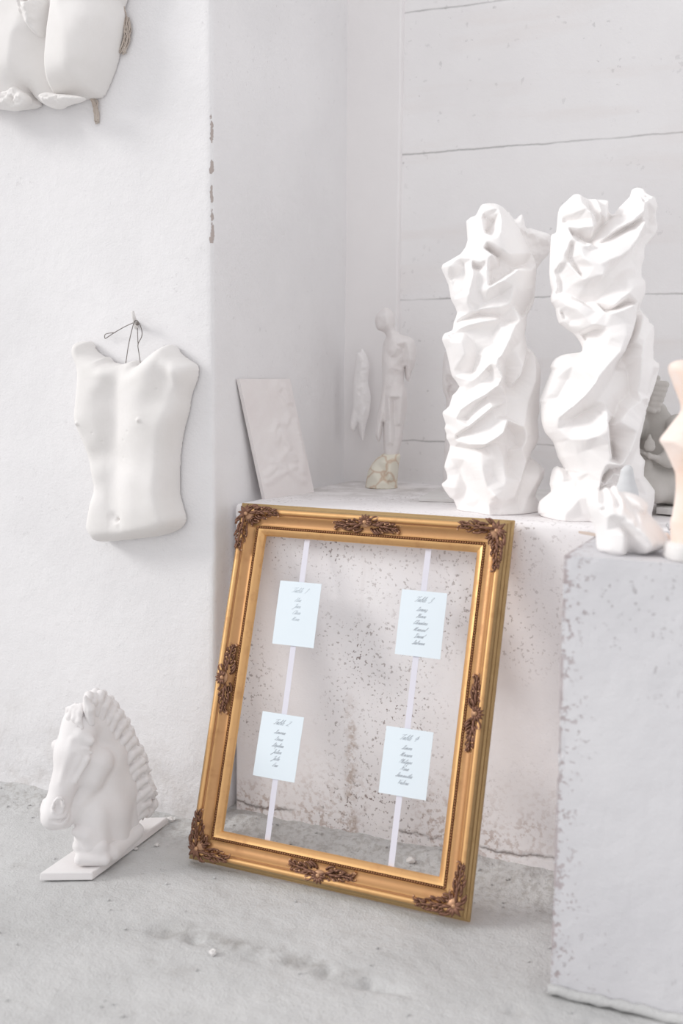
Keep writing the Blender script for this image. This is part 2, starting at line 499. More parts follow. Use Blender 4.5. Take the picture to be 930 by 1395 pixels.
def floor_extra(nt, col, h):
    v = coords(nt)
    X = axes(nt)
    A_, B_ = onz(225, 1262)[:2], onz(470, 1325)[:2]; E_ = (B_-A_); L_ = float(np.linalg.norm(E_)); E_ = E_/L_
    qx, qy = mth(nt, 'SUBTRACT', X[0], float(A_[0])), mth(nt, 'SUBTRACT', X[1], float(A_[1]))
    al = mth(nt, 'ADD', mth(nt, 'MULTIPLY', qx, float(E_[0])), mth(nt, 'MULTIPLY', qy, float(E_[1])))
    of = mth(nt, 'ABSOLUTE', mth(nt, 'ADD', mth(nt, 'SUBTRACT', mth(nt, 'MULTIPLY', qx, float(-E_[1])), mth(nt, 'MULTIPLY', qy, float(-E_[0]))), mth(nt, 'MULTIPLY', mth(nt, 'SUBTRACT', noise_(nt, v, 6, 4, .6), .5), .05)))
    g = mth(nt, 'MULTIPLY', ramp(nt, of, .008, .05, (1, 1, 1, 1), (0, 0, 0, 1)), ramp(nt, mth(nt, 'ABSOLUTE', mth(nt, 'SUBTRACT', al, L_*.5)), L_*.35, L_*.7, (1, 1, 1, 1), (0, 0, 0, 1)))
    g = mth(nt, 'MULTIPLY', g, ramp(nt, noise_(nt, v, 19, 6, .7), .40, .64))
    col = mixc(nt, mth(nt, 'MULTIPLY', g, .75), col, (.30, .285, .27))
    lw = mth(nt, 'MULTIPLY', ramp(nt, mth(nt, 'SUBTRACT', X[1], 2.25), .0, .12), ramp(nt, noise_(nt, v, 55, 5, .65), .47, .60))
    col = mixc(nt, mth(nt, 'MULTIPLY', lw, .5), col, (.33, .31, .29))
    f = mth(nt, 'MULTIPLY', ramp(nt, noise_(nt, v, 11, 7, .7), .55, .74), .45)
    col = mixc(nt, f, col, (.42, .405, .39))
    return col, h
M['floor'] = plaster('bare concrete', (.51, .51, .505), (.64, .64, .635), (.33, .31, .30), .5, 60, 2.4, .6, .010, extra=floor_extra)

def solid(name, c, rough=.8, metallic=0, grain=0, gscale=120, gd=.002, c2=None, cscale=8, spec=.3):
    m, nt, bs = nodes_mat(name)
    v = N(nt, 'ShaderNodeTexCoord').outputs['Object']
    col = mixc(nt, ramp(nt, noise_(nt, v, cscale, 5, .6), .38, .66), c, c2 or c)
    nt.links.new(col, bs.inputs['Base Color'])
    bs.inputs['Roughness'].default_value = rough; bs.inputs['Metallic'].default_value = metallic
    bs.inputs['Specular IOR Level'].default_value = spec
    if grain: bump(nt, bs, noise_(nt, v, gscale, 4, .6), grain, gd)
    return m
M['white'] = solid('gypsum', (.91, .89, .88), .7, grain=.25, c2=(.885, .865, .855))
M['cast'] = solid('old plaster cast', (.80, .78, .765), .75, grain=.2, c2=(.76, .74, .72))
M['horse'] = solid('horse plaster', (.80, .78, .775), .75, grain=.1, c2=(.76, .735, .73))
M['tablet'] = solid('pinkish plaster', (.80, .765, .755), .85, grain=.2, c2=(.77, .725, .715))
M['figure'] = solid('figure plaster', (.80, .775, .765), .85, grain=.3, c2=(.74, .70, .69))
M['clay'] = solid('grey clay', (.47, .45, .425), .85, grain=.4, c2=(.56, .535, .51))
M['peach'] = solid('peach clay', (.87, .68, .58), .7, grain=.2, c2=(.90, .81, .76), cscale=9)
M['grey'] = solid('grey cone stone', (.62, .63, .64), .85, grain=.3, c2=(.70, .71, .72))
M['slab'] = solid('dusty board', (.68, .665, .65), .9, grain=.4, c2=(.78, .765, .755))
M['wood'] = solid('brown wood strip', (.52, .42, .36), .8, c2=(.62, .52, .46))
M['wire'] = solid('dark iron wire', (.20, .18, .17), .5, .6)
M['straw'] = solid('brown jute fibre', (.47, .40, .35), .95, grain=.6, c2=(.62, .56, .50))
M['steel'] = solid('bright tin', (.60, .60, .60), .3, .9)
M['card'] = solid('pale blue card', (.74, .82, .87), .75, c2=(.75, .825, .875), spec=.2)
M['ink'] = solid('grey ink', (.47, .51, .55), .8)
M['ink_faint'] = solid('faint ink', (.66, .72, .76), .8)
M['ribbon'] = solid('lilac white satin', (.71, .70, .77), .5, c2=(.69, .68, .75))

m, nt, bs = nodes_mat('veined stone')
v = N(nt, 'ShaderNodeTexCoord').outputs['Object']
vo = N(nt, 'ShaderNodeTexVoronoi', feature='DISTANCE_TO_EDGE', Scale=21.0)
nz = N(nt, 'ShaderNodeTexNoise', Scale=14.0, Detail=3.0)
nt.links.new(v, nz.inputs['Vector'])
mp = N(nt, 'ShaderNodeVectorMath', operation='MULTIPLY_ADD'); mp.inputs[1].default_value = (.06, .06, .06)
nt.links.new(nz.outputs['Color'], mp.inputs[0]); nt.links.new(v, mp.inputs[2]); nt.links.new(mp.outputs[0], vo.inputs['Vector'])
nt.links.new(mixc(nt, ramp(nt, vo.outputs['Distance'], .0, .12), (.62, .48, .36), (.78, .75, .65)), bs.inputs['Base Color'])
bs.inputs['Roughness'].default_value = .6
M['stone'] = m

def gold(name, ca, cb, met=.8, rough=.38, lo=.46, hi=.56):
    m, nt, bs = nodes_mat(name)
    v = N(nt, 'ShaderNodeTexCoord').outputs['Object']
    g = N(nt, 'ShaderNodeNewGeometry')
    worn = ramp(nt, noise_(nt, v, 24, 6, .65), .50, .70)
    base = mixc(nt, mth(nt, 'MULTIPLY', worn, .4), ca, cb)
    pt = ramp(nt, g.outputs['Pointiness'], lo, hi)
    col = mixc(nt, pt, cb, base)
    nt.links.new(col, bs.inputs['Base Color'])
    bs.inputs['Metallic'].default_value = met
    nt.links.new(mth(nt, 'ADD', mth(nt, 'MULTIPLY', worn, .18), rough), bs.inputs['Roughness'])
    bump(nt, bs, noise_(nt, v, 160, 3, .6), .08, .001)
    return m
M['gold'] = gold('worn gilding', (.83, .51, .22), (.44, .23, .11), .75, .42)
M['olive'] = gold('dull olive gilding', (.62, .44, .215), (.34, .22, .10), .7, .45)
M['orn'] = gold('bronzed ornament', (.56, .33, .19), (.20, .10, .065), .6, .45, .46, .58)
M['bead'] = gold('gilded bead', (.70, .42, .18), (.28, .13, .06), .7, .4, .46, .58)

# ------------------------------------------------------------------ room shell
def wavy_grid(fn, nu, nv):
    V = [fn(i/(nu), j/(nv)) for i in range(nu+1) for j in range(nv+1)]
    Q = [(i*(nv+1)+j, (i+1)*(nv+1)+j, (i+1)*(nv+1)+j+1, i*(nv+1)+j+1) for i in range(nu) for j in range(nv)]
    return np.array(V), np.array(Q)

def wall_left():
    # pier face, rounded arris, and the return into the alcove, swept along z
    prof = []
    for x in np.linspace(-4.2, XC-.02, 60): prof.append((x, YC))
    r = .012
    for a in np.linspace(-math.pi/2, 0, 6)[1:]:
        prof.append((XC-r+r*math.cos(a), YC+r+r*math.sin(a)))
    for y in np.linspace(YC+.03, YB+.02, 24): prof.append((XC, y))
    prof = np.array(prof); nz = 110
    V = []
    for i, (x, y) in enumerate(prof):
        for j in range(nz+1):
            z = -.05+3.05*j/nz
            n1 = mnoise.fractal(Vector((x*2.1, y*2.1+5, z*2.1)), 1, 2, 4)*.006
            low = max(0, 1-z/.3)
            n2 = mnoise.fractal(Vector((x*14, y*14, z*14)), 1, 2, 3)*(.0022+.010*low)
            onface = y <= YC+.02
            ed = .0035*mnoise.noise(Vector((3, 1, z*16))) if abs(x-XC) < .03 and y < YC+.05 else 0
            if onface and x < XC-.03: V.append((x, y+n1*.8+n2*.7+.001, z))
            elif onface: V.append((x+ed, y-ed, z))
            else: V.append((x+(n1*.5 if y > YC+.08 else ed), y, z))
    Q = [(i*(nz+1)+j, (i+1)*(nz+1)+j, (i+1)*(nz+1)+j+1, i*(nz+1)+j+1) for i in range(len(prof)-1) for j in range(nz)]
    o = quick_mesh('wall_left', V, np.array(Q), M['pier'])
    tag(o, kind='structure')
wall_left()

def wall_back():
    def fn(u, v):
        x = XC-.02+3.6*u; z = -.05+3.1*v
        return (x, YB+.004*mnoise.fractal(Vector((x*1.6, 3, z*1.6)), 1, 2, 3)+.003, z)
    V, Q = wavy_grid(fn, 90, 80)
    tag(quick_mesh('wall_back', V, Q[:, :], M['back']), kind='structure')
wall_back()
# rendered strip between the corner and the first panel, standing a little proud
mb = MB(); mb.box((XC-.01, YB-.022, ZB-.02), (XP, YB+.03, 3.0))
tag(mb.build('trim_1', M['strip'], smooth=False, bevel=.006), kind='structure')

# floor
def floor_h(x, y):
    h = .0035*mnoise.fractal(Vector((x*2.2, y*2.2, 1)), 1, 2, 4)+.0022*mnoise.fractal(Vector((x*13, y*13, 4)), 1, 2, 3)
    # broken mortar heaped against the ledge
    if x > XC-.02:
        t = (y-2.36)/.10
        if t > 0:
            n = .5+.5*mnoise.noise(Vector((x*7, 2.0, 9)))
            h += min(t, 1.0)**1.5*(.020+.022*n)+.006*min(t, 1)*mnoise.fractal(Vector((x*24, y*24, 2)), 1, 2, 3)
    else:
        t = (y-2.30)/.12
        if t > 0: h += min(t, 1.3)**1.4*(.012+.010*mnoise.noise(Vector((x*6, 2, 3))))+.004*min(t, 1)*mnoise.fractal(Vector((x*26, y*26, 2)), 1, 2, 3)
    for (a, b, wd, dp) in GOUGE:
        e = b-a; L2 = e @ e; q = np.array([x, y])-a; s = (q @ e)/L2
        if -.15 < s < 1.15:
            off = (q[0]*e[1]-q[1]*e[0])/math.sqrt(L2)+.02*mnoise.noise(Vector((s*6, 1, 5)))
            g = math.exp(-(off/wd)**2)*min(1, max(0, (s+.15)/.15), max(0, (1.15-s)/.15))
            n = max(0, .25+1.3*mnoise.fractal(Vector((x*17, y*17, 7)), 1, 2, 4))
            h -= dp*g*n
            h += .10*dp*math.exp(-((off-wd*1.6)/(wd*.6))**2)*min(1, max(0, 1-abs(s-.5)*1.4))*n
    return h
GOUGE = [(onz(225, 1268)[:2], onz(500, 1335)[:2], .032, .010), (onz(700, 1372)[:2], onz(800, 1392)[:2], .02, .01),
         (onz(430, 1318)[:2], onz(600, 1362)[:2], .018, .007)]
def floor_():
    xs = np.concatenate([np.linspace(-4.2, -2.2, 40, endpoint=False), np.linspace(-2.2, .2, 260, endpoint=False), np.linspace(.2, 1.8, 24)])
    ys = np.concatenate([np.linspace(-1.0, 1.25, 30, endpoint=False), np.linspace(1.25, 2.56, 150)])
    V = [(x, y, floor_h(x, y)-.002) for x in xs for y in ys]
    n = len(ys)
    Q = [(i*n+j, (i+1)*n+j, (i+1)*n+j+1, i*n+j+1) for i in range(len(xs)-1) for j in range(n-1)]
    tag(quick_mesh('floor', V, np.array(Q), M['floor']), kind='structure')
floor_()

# ledge
def ledge():
    t = empty('plaster_ledge', (-.2, YF, 0), 'long speckled white plaster ledge under the statues with the gold frame leaning on it', 'ledge')
    x0, x1 = XC+.022, 1.9
    prof = [(YF, 0.0)]+[(YF, z) for z in np.linspace(.02, ZB-.014, 40)]
    prof += [(YF+.004, ZB-.005), (YF+.012, ZB)]+[(y, ZB) for y in np.linspace(YF+.03, YB-.002, 34)]
    xs = np.concatenate([[x0, x0+.002, x0+.008], np.linspace(x0+.03, .2, 110), np.linspace(.25, x1, 20)])
    V = []
    for k, x in enumerate(xs):
        rnd = (.008, .003, .0, 0)[min(k, 3)]
        for (y, z) in prof:
            n = mnoise.fractal(Vector((x*3, y*3, z*3)), 1, 2, 4)*.003+mnoise.fractal(Vector((x*17, y*17, z*17)), 1, 2, 3)*.0012
            front = y < YF+.01
            ch = .004*max(0, mnoise.noise(Vector((x*20, 1, 1)))) if abs(z-ZB) < .016 and y < YF+.02 else 0
            V.append((x, y+rnd+(n+ch if front else 0), z-rnd*.5-(abs(n)*.5 if not front else 0)-ch))
    n = len(prof)
    Q = [(i*n+j, (i+1)*n+j, (i+1)*n+j+1, i*n+j+1) for i in range(len(xs)-1) for j in range(n-1)]
    V = np.array(V)
    # left end
    b = len(V)
    endv = [(x0, YF+.03, 0.0), (x0, YB-.002, 0.0), (x0, YB-.002, ZB-.02), (x0, YF+.03, ZB-.02)]
    V = np.vstack([V, endv]); Q = np.array(Q+[(b, b+1, b+2, b+3)])
    quick_mesh('body', V, Q, M['ledge'], t)
ledge()

# plinth in the foreground
def plinth():
    t = empty('plaster_plinth', (XQ+.35, YQ+.16, 0), 'tall pitted grey-white plinth at the right edge, standing in front of the ledge', 'plinth')
    x0, x1, y0, y1 = XQ, XQ+.80, YQ, YQ+.44
    def strip(name, z0, z1, gx, gn, amp):
        nx, nz, ny = 60, 70, 24
        V = []; Q = []
        def face(fn, nu, nv):
            b = len(V)
            for i in range(nu+1):
                for j in range(nv+1): V.append(fn(i/nu, j/nv))
            for i in range(nu):
                for j in range(nv):
                    a = b+i*(nv+1)+j; Q.append((a, a+nv+1, a+nv+2, a+1))
        def wv(x, y, z, ax):
            n = amp*mnoise.fractal(Vector((x*4, y*4, z*4)), 1, 2, 3)+.4*amp*mnoise.fractal(Vector((x*25, y*25, z*25)), 1, 2, 2)
            e = min(abs(x-x0+gx), 1)
            ch = 0
            if abs(x-(x0-gx)) < .015: ch = .004*max(0, mnoise.fractal(Vector((2, 5, z*30)), 1, 2, 2))
            p = [x+ch, y, z]; p[ax] += n
            return tuple(p)
        face(lambda u, v: wv(x0-gx+(x1-x0+2*gx)*u, y0-gx, z0+(z1-z0)*v, 1), nx, nz)
        face(lambda u, v: wv(x1+gx, y0-gx+(y1-y0+2*gx)*u, z0+(z1-z0)*v, 0), ny, nz)
        face(lambda u, v: wv(x1+gx-(x1-x0+2*gx)*u, y1+gx, z0+(z1-z0)*v, 1), nx, nz)
        face(lambda u, v: wv(x0-gx, y1+gx-(y1-y0+2*gx)*u, z0+(z1-z0)*v, 0), ny, nz)
        face(lambda u, v: (x0-gx+(x1-x0+2*gx)*u, y0-gx+(y1-y0+2*gx)*v, z1-.0015*abs(mnoise.noise(Vector((u*9, v*9, 1))))), nx, ny)
        bm = bmesh.new(); bv = [bm.verts.new(p) for p in V]
        for q in Q: bm.faces.new([bv[i] for i in q])
        bmesh.ops.remove_doubles(bm, verts=bm.verts, dist=.004)
        for v_ in bm.verts: v_.co -= Vector(t.location)
        me = bpy.data.meshes.new(name); bm.to_mesh(me); bm.free()
        me.materials.append(M['plinth']); o = bpy.data.objects.new(name, me); COL.objects.link(o); o.parent = t
        return o
    strip('body', 0.0, ZQ, 0, 0, .0025)
    # mortar skirting round the foot
    mb = MB()
    pts = [(x0-.004, y0-.004), (x1, y0-.004)]
    P = [(x0-.002+(x1-x0)*i/40, y0-.006+.003*mnoise.noise(Vector((i*.7, 0, 0))), .010+.006*mnoise.noise(Vector((i*.5, 3, 0)))) for i in range(41)]
    mb.tube(P, [.010+.005*mnoise.noise(Vector((i*.9, 7, 0))) for i in range(41)], 8)
    mb.build('mortar_skirting', M['floor'], t)
plinth()

# ------------------------------------------------------------------ gilded frame
BLc = np.array([-1.39124, 2.23302, 0.004]); PH, FW, FH, TI = -0.02315, 0.7263, 0.8981, 0.2969
fd = np.array([math.cos(PH), math.sin(PH), 0]); fnn = np.array([-math.sin(PH), math.cos(PH), 0])
fup = np.array([0, 0, math.cos(TI)])+fnn*math.sin(TI); fnf = np.cross(fd, fup)   # outward, towards the viewer
def fpt(u, v, w): return BLc+u*fd+v*fup+w*fnf
def fxf(V): V = np.asarray(V); return BLc+V[:, :1]*fd+V[:, 1:2]*fup+V[:, 2:3]*fnf

def frame():
    t = empty('picture_frame', tuple(fpt(FW/2, 0, 0)), 'ornate gold picture frame without glass leaning on the white ledge', 'frame')
    prof = [(0, 0), (0, .009), (.0015, .011), (.005, .012), (.0055, .017), (.0075, .019), (.011, .020), (.0115, .026), (.0135, .0295),
            (.016, .0325), (.019, .0345), (.0225, .0350), (.0255, .0338), (.0275, .0312), (.0282, .0275), (.0300, .0262), (.0318, .0268), (.0332, .0255),
            (.036, .0222), (.040, .0188), (.045, .0164), (.050, .0156), (.055, .0162), (.0575, .0176), (.0583, .0150), (.0640, .0150), (.0648, .0185),
            (.068, .0178), (.072, .0158), (.077, .0120), (.0795, .0100), (.0805, .0075), (.0805, 0)]
    prof = np.array(prof)
    def corner(k, s, z):
        return [(s, s, z), (FW-s, s, z), (FW-s, FH-s, z), (s, FH-s, z)][k]
    for k in range(4):
        V = []; nseg = 40
        for (s, z) in prof:
            a = np.array(corner(k, s, z)); b = np.array(corner((k+1) % 4, s, z))
            for q in np.linspace(0, 1, nseg+1): V.append(a+(b-a)*q)
        n = nseg+1; m = len(prof)
        Fs = [(i*n+j, i*n+j+1, ((i+1) % m)*n+j+1, ((i+1) % m)*n+j) for i in range(m) for j in range(nseg)]
        Fs += [tuple(i*n for i in range(m)), tuple(i*n+nseg for i in range(m))[::-1]]
        oi = [f for f in Fs[:-2] if f[0]//n <= 8]; Fs = [f for f in Fs if not (len(f) == 4 and f[0]//n <= 8)]
        def sub(nm, fs, mt):
            ids = sorted({i for f in fs for i in f}); mp = {a_: b_ for b_, a_ in enumerate(ids)}
            return mesh_obj(nm, fxf(np.array(V)[ids]), [tuple(mp[i] for i in f) for f in fs], mt, t)
        o2 = sub('outer_moulding', oi, M['olive'])
        md = o2.modifiers.new('e', 'EDGE_SPLIT'); md.split_angle = math.radians(38)
        o = sub('rail', Fs, M['gold'])
        md = o.modifiers.new('e', 'EDGE_SPLIT'); md.split_angle = math.radians(38)
    # twisted bead rope
    s = .0611
    for k in range(4):
        a = np.array(corner(k, s, .0165)); b = np.array(corner((k+1) % 4, s, .0165))
        L = np.linalg.norm(b-a); e = (b-a)/L; side = np.cross((0, 0, 1), e); mb = MB()
        nb = int(L/.0062)
        for i in range(nb):
            c = a+e*(i+.5)*L/nb
            p = e*.0026+side*.0016
            mb.tube([c-p*1.1, c-p*.5, c+p*.5, c+p*1.1], [.0006, .0025, .0025, .0006], 6)
        mb.build('bead_strip', M['bead'], t, xf=fxf)
    # ---- cast ornaments: leaves and scrolls in (along, across, out)
    def leaf(mb, p0, ang, L, w, curl, z0, bulge=.004, n=9):
        P = []; Rr = []; a = ang; p = np.array(p0, float)
        for i in range(n):
            q = i/(n-1)
            P.append((p[0], p[1], z0+bulge*math.sin(q*math.pi*.9)+.001))
            Rr.append(max(w*(math.sin(math.pi*min(1, .18+q*.82))**.8), w*.22))
            p = p+np.array([math.cos(a), math.sin(a)])*L/(n-1); a += curl/(n-1)
        mb.tube(P, Rr, 7, flat=.75)
    def scroll(mb, p0, ang, L, w, turn, z0, n=16):
        P = []; Rr = []; a = ang; p = np.array(p0, float)
        for i in range(n):
            q = i/(n-1)
            P.append((p[0], p[1], z0+.0025*math.sin(q*math.pi)))
            Rr.append(w*(1-.45*q))
            p = p+np.array([math.cos(a), math.sin(a)])*L/(n-1)*(1.25-.7*q); a += turn*(.25+1.5*q*q)/(n-1)
        mb.tube(P, Rr, 7); mb.ball((P[-1][0], P[-1][1], z0+.001), (w*1.1,)*3, 8, 5)
    def surf(s):  # moulding height at distance s from the outer edge
        return float(np.interp(s, prof[:-1, 0], prof[:-1, 1]))
    def flow(mb, org, dirv, L, Wd, rd, zf, n):
        """a dense run of overlapping acanthus curls along one arm"""
        dv = np.array(dirv); sd = np.array([-dv[1], dv[0]]); base = math.atan2(dv[1], dv[0])
        for i in range(n):
            q = (i+.5)/n*.9
            hw = Wd*(1-q)**.75*(.75+.25*math.sin(q*16))
            for side in (-1, 0, 1):
                p = np.array(org)+dv*(q*L)+sd*(side*hw*.55+rd.uniform(-.0015, .0015))
                z = zf(p)
                an = base+side*math.radians(rd.uniform(30, 60))
                ln = (.010+.010*(1-q))*rd.uniform(.85, 1.2)
                if side == 0: leaf(mb, p, base+rd.uniform(-.25, .25), ln*1.3, .0036*(1-.45*q), rd.uniform(-.5, .5), z+.0015, .003, 7)
                elif (i+side) % 2: scroll(mb, p, an, ln*1.5, .0030*(1-.35*q), -side*rd.uniform(3.0, 4.2), z, 12)
                else: leaf(mb, p, an, ln*1.1, .0038*(1-.4*q), -side*rd.uniform(.6, 1.6), z, .0035, 7)
    def side_orn():
        mb = MB(); rd = random.Random(5); zf = lambda p: surf(min(max(p[1], .004), .056))+.001
        mb.ball((0, .030, .027), (.017, .015, .007), 14, 8)
        for i in range(9):
            a = math.radians(-90+(i-4)*30)
            leaf(mb, (.003*math.cos(a), .031+.003*math.sin(a)), a, .0165, .0036, 0, .0315, .004, 7)
        mb.ball((0, .032, .0355), (.006, .0055, .004), 10, 6)
        for sx in (-1, 1):
            flow(mb, (sx*.008, .036), (sx*.995, .06), .078, .017, rd, zf, 9)
            scroll(mb, (sx*.068, .040), 0 if sx > 0 else math.pi, .026, .0030, sx*4.0, .0185)
        return mb
    def corner_orn():
        mb = MB(); rd = random.Random(9); zf = lambda p: surf(min(max(min(p[0], p[1]), .004), .056))+.001
        mb.ball((.031, .031, .026), (.020, .020, .008), 14, 8)
        for i in range(8):
            a = math.radians(225+(i-3.5)*27)
            leaf(mb, (.030, .030), a, .024, .0044, rd.uniform(-.8, .8), .0320, .004, 8)
        for i in range(5):
            a = math.radians(45+(i-2)*38)
            leaf(mb, (.036, .036), a, .020, .0040, rd.uniform(-.8, .8), .0245, .003, 8)
        mb.ball((.031, .031, .0355), (.006, .006, .004), 10, 6)
        for dv, o in (((.998, -.06), (.034, .028)), ((-.06, .998), (.028, .034))):
            flow(mb, o, dv, .090, .024, rd, zf, 10)
        for dv, o in (((1, 0), (.110, .024)), ((0, 1), (.024, .110))):
            scroll(mb, o, math.atan2(dv[1], dv[0]), .024, .0028, 3.6 if dv[0] else -3.6, .0335)
        return mb
    so, co = side_orn(), corner_orn()
    for k in range(4):
        a = np.array(corner(k, 0, 0)); b = np.array(corner((k+1) % 4, 0, 0)); e = (b-a)/np.linalg.norm(b-a)
        inn = np.cross((0, 0, 1), e); mid = (a+b)/2
        so.build('side_ornament', M['orn'], t, xf=lambda V: fxf(mid+V[:, :1]*e+V[:, 1:2]*inn+V[:, 2:3]*np.array([0, 0, 1.0])))
        co.build('corner_ornament', M['orn'], t, xf=lambda V: fxf(a+V[:, :1]*e+V[:, 1:2]*inn+V[:, 2:3]*np.array([0, 0, 1.0])))
frame()

# ribbons and table cards
def ribbon(u0, u1, label):
    nv = 60; V = []; w = .0075
    for i in range(nv+1):
        q = i/nv; v = .055+(FH-.11)*q; u = u0+(u1-u0)*q
        z = -.0012+.0004*math.sin(q*9)
        for s, zz in ((-w, z), (w, z+.0003), (w, z-.0004), (-w, z-.0007)): V.append((u+s, v, zz))
    Fs = []
    for i in range(nv):
        for k in range(4):
            a = i*4+k; b = i*4+(k+1) % 4; Fs.append((a, b, b+4, a+4))
    Fs += [(0, 1, 2, 3), tuple(nv*4+k for k in (3, 2, 1, 0))]
    o = mesh_obj('satin_ribbon', fxf(V), Fs, M['ribbon'], None, False, fpt(u0, .055, 0))
    tag(o, label, 'ribbon', 'ribbons strung inside the gold frame')
ribbon(.203, .197, 'lilac-white satin ribbon inside the gold frame on the left, behind two cards')
ribbon(.526, .522, 'lilac-white satin ribbon inside the gold frame on the right, behind two cards')

GL = {
 'a': (.9, [(0,.1),(.5,.85),(.25,1),(.02,.5),(.15,.02),(.5,.5),(.62,1),(.55,.25),(.68,0),(.9,.15)]),
 'b': (.85, [(0,.1),(.4,1.4),(.42,2.1),(.25,1.9),(.10,.3),(.35,0),(.72,.35),(.6,.9),(.3,.8),(.85,.7)]),
 'c': (.7, [(0,.1),(.45,.85),(.3,1),(.05,.6),(.12,.05),(.4,.02),(.7,.2)]),
 'd': (.95, [(0,.1),(.5,.85),(.25,1),(.02,.5),(.15,.02),(.5,.5),(.85,2.1),(.6,.3),(.72,0),(.95,.15)]),
 'e': (.7, [(0,.15),(.4,.6),(.35,1),(.1,.7),(.15,.05),(.4,.02),(.7,.2)]),
 'g': (.9, [(0,.1),(.5,.85),(.25,1),(.02,.5),(.15,.02),(.5,.5),(.62,1),(.45,-.8),(.15,-1),(.2,-.5),(.9,.15)]),
 'h': (.95, [(0,.1),(.4,1.4),(.42,2.1),(.25,1.9),(.1,0),(.3,.8),(.5,1),(.55,.7),(.55,.1),(.7,0),(.95,.15)]),
 'i': (.5, [(0,.1),(.28,1),(.2,.2),(.3,0),(.5,.15)]),
 'l': (.55, [(0,.1),(.4,1.4),(.42,2.1),(.25,1.9),(.18,.3),(.3,0),(.55,.15)]),
 'm': (1.4, [(0,.1),(.2,1),(.12,0),(.35,.9),(.5,.95),(.5,0),(.72,.9),(.9,.95),(.92,.15),(1.05,0),(1.4,.15)]),
 'n': (1.0, [(0,.1),(.2,1),(.12,0),(.38,.9),(.55,.95),(.56,.15),(.7,0),(1.0,.15)]),
 'o': (.8, [(0,.1),(.4,.95),(.15,.9),(.05,.3),(.25,0),(.5,.4),(.4,.95),(.8,.8)]),
 'p': (.9, [(0,.1),(.25,1),(.0,-1),(.25,.7),(.5,1),(.55,.5),(.4,.05),(.2,.1),(.9,.15)]),
 'r': (.7, [(0,.1),(.25,1.1),(.3,.85),(.5,.85),(.42,.2),(.5,0),(.7,.15)]),
 's': (.65, [(0,.1),(.35,1.1),(.4,.7),(.42,.2),(.2,0),(.05,.15),(.65,.12)]),
 't': (.6, [(0,.1),(.35,1.7),(.22,.3),(.3,0),(.6,.15)]),
 'u': (1.0, [(0,.1),(.2,1),(.12,.2),(.3,0),(.55,.6),(.62,1),(.56,.2),(.68,0),(1.0,.15)]),
 'v': (.8, [(0,.1),(.2,1),(.25,.1),(.4,.05),(.6,.9),(.8,.85)]),
 'x': (.7, [(0,.1),(.25,1),(.4,0),(.7,.15)]),
 'z': (.7, [(0,.9),(.45,1),(.1,0),(.4,.1),(.3,-.6),(.7,.15)]),
 'C': (1.1, [(1.0,1.7),(.8,2.1),(.4,1.8),(.1,.8),(.3,0),(.7,.1),(1.1,.4)]),
 'D': (1.3, [(.3,1.8),(.35,.1),(.1,.05),(.5,-.05),(1.1,.7),(.9,1.9),(.3,2.1),(-.1,1.6)]),
 'E': (1.0, [(.9,1.8),(.6,2.1),(.35,1.6),(.6,1.1),(.3,1.0),(.1,.4),(.4,0),(1.0,.3)]),
 'H': (1.4, [(-.1,1.5),(.3,2.1),(.2,0),(.0,.2),(.6,1.1),(1.0,2.1),(.85,.3),(1.0,0),(1.4,.2)]),
 'J': (1.0, [(.0,1.6),(.4,2.1),(.8,2.0),(.5,-.6),(.1,-.9),(.1,-.4),(1.0,.2)]),
 'L': (1.1, [(.1,1.5),(.5,2.1),(.6,1.7),(.3,.3),(.0,.05),(.4,.1),(1.1,.1)]),
 'M': (1.7, [(-.1,.1),(.3,2.0),(.4,.1),(.9,2.1),(.95,.1),(1.1,0),(1.7,.2)]),
 'N': (1.4, [(-.1,.1),(.3,2.0),(.7,.1),(1.1,2.2),(1.4,2.0)]),
 'P': (1.1, [(.2,0),(.4,1.9),(.1,1.5),(.5,2.15),(1.0,1.7),(.7,1.1),(.4,1.0)]),
 'S': (1.1, [(.0,.2),(.5,.6),(.9,1.9),(.7,2.1),(.45,1.6),(.7,.7),(.5,0),(.1,.15),(1.1,.2)]),
 'T': (1.1, [(-.2,1.6),(.1,2.0),(.6,1.85),(1.2,2.1),(.7,1.8),(.55,.3),(.3,0),(.05,.25)]),
 'V': (1.2, [(-.1,1.6),(.2,2.05),(.4,.1),(.9,2.1),(1.2,2.0)]),
 '1': (.7, [(.1,1.5),(.5,2.0),(.35,0)]),
 '2': (.9, [(.1,1.6),(.5,2.0),(.7,1.5),(.1,.1),(.4,.15),(.9,0)]),
 '3': (.9, [(.1,1.8),(.6,2.0),(.6,1.4),(.3,1.1),(.7,.8),(.6,.1),(.2,-.1),(-.05,.2)]),
 '4': (.9, [(.5,2.0),(.1,.8),(.8,.85),(.6,1.5),(.5,-.1)]),
 ' ': (.9, []),
}
def lettering(rows, W, Hc, mat, parent, xf, lw=.0005):
    mb = MB(); slant = .75
    for (txt, v, xh) in rows:
        wid = sum(GL[c][0] for c in txt)*xh*1.12; x = (W-wid)/2-xh*.4
        for c in txt:
            w, pts = GL[c]
            if pts:
                P = catmull([(x+(a*(1.3 if c.isdigit() else 1)+b*slant)*xh*1.12, v+b*xh, .0009) for a, b in pts], 4)
                Dr = np.gradient(P[:, 1]); R_ = np.where(Dr < 0, lw*1.35, lw*.75)
                mb.tube(P, R_, 4, flat=.5)
            x += w*xh*1.12*(1.25 if c.isdigit() else 1)
    mb.build('lettering', mat, parent, xf=xf)

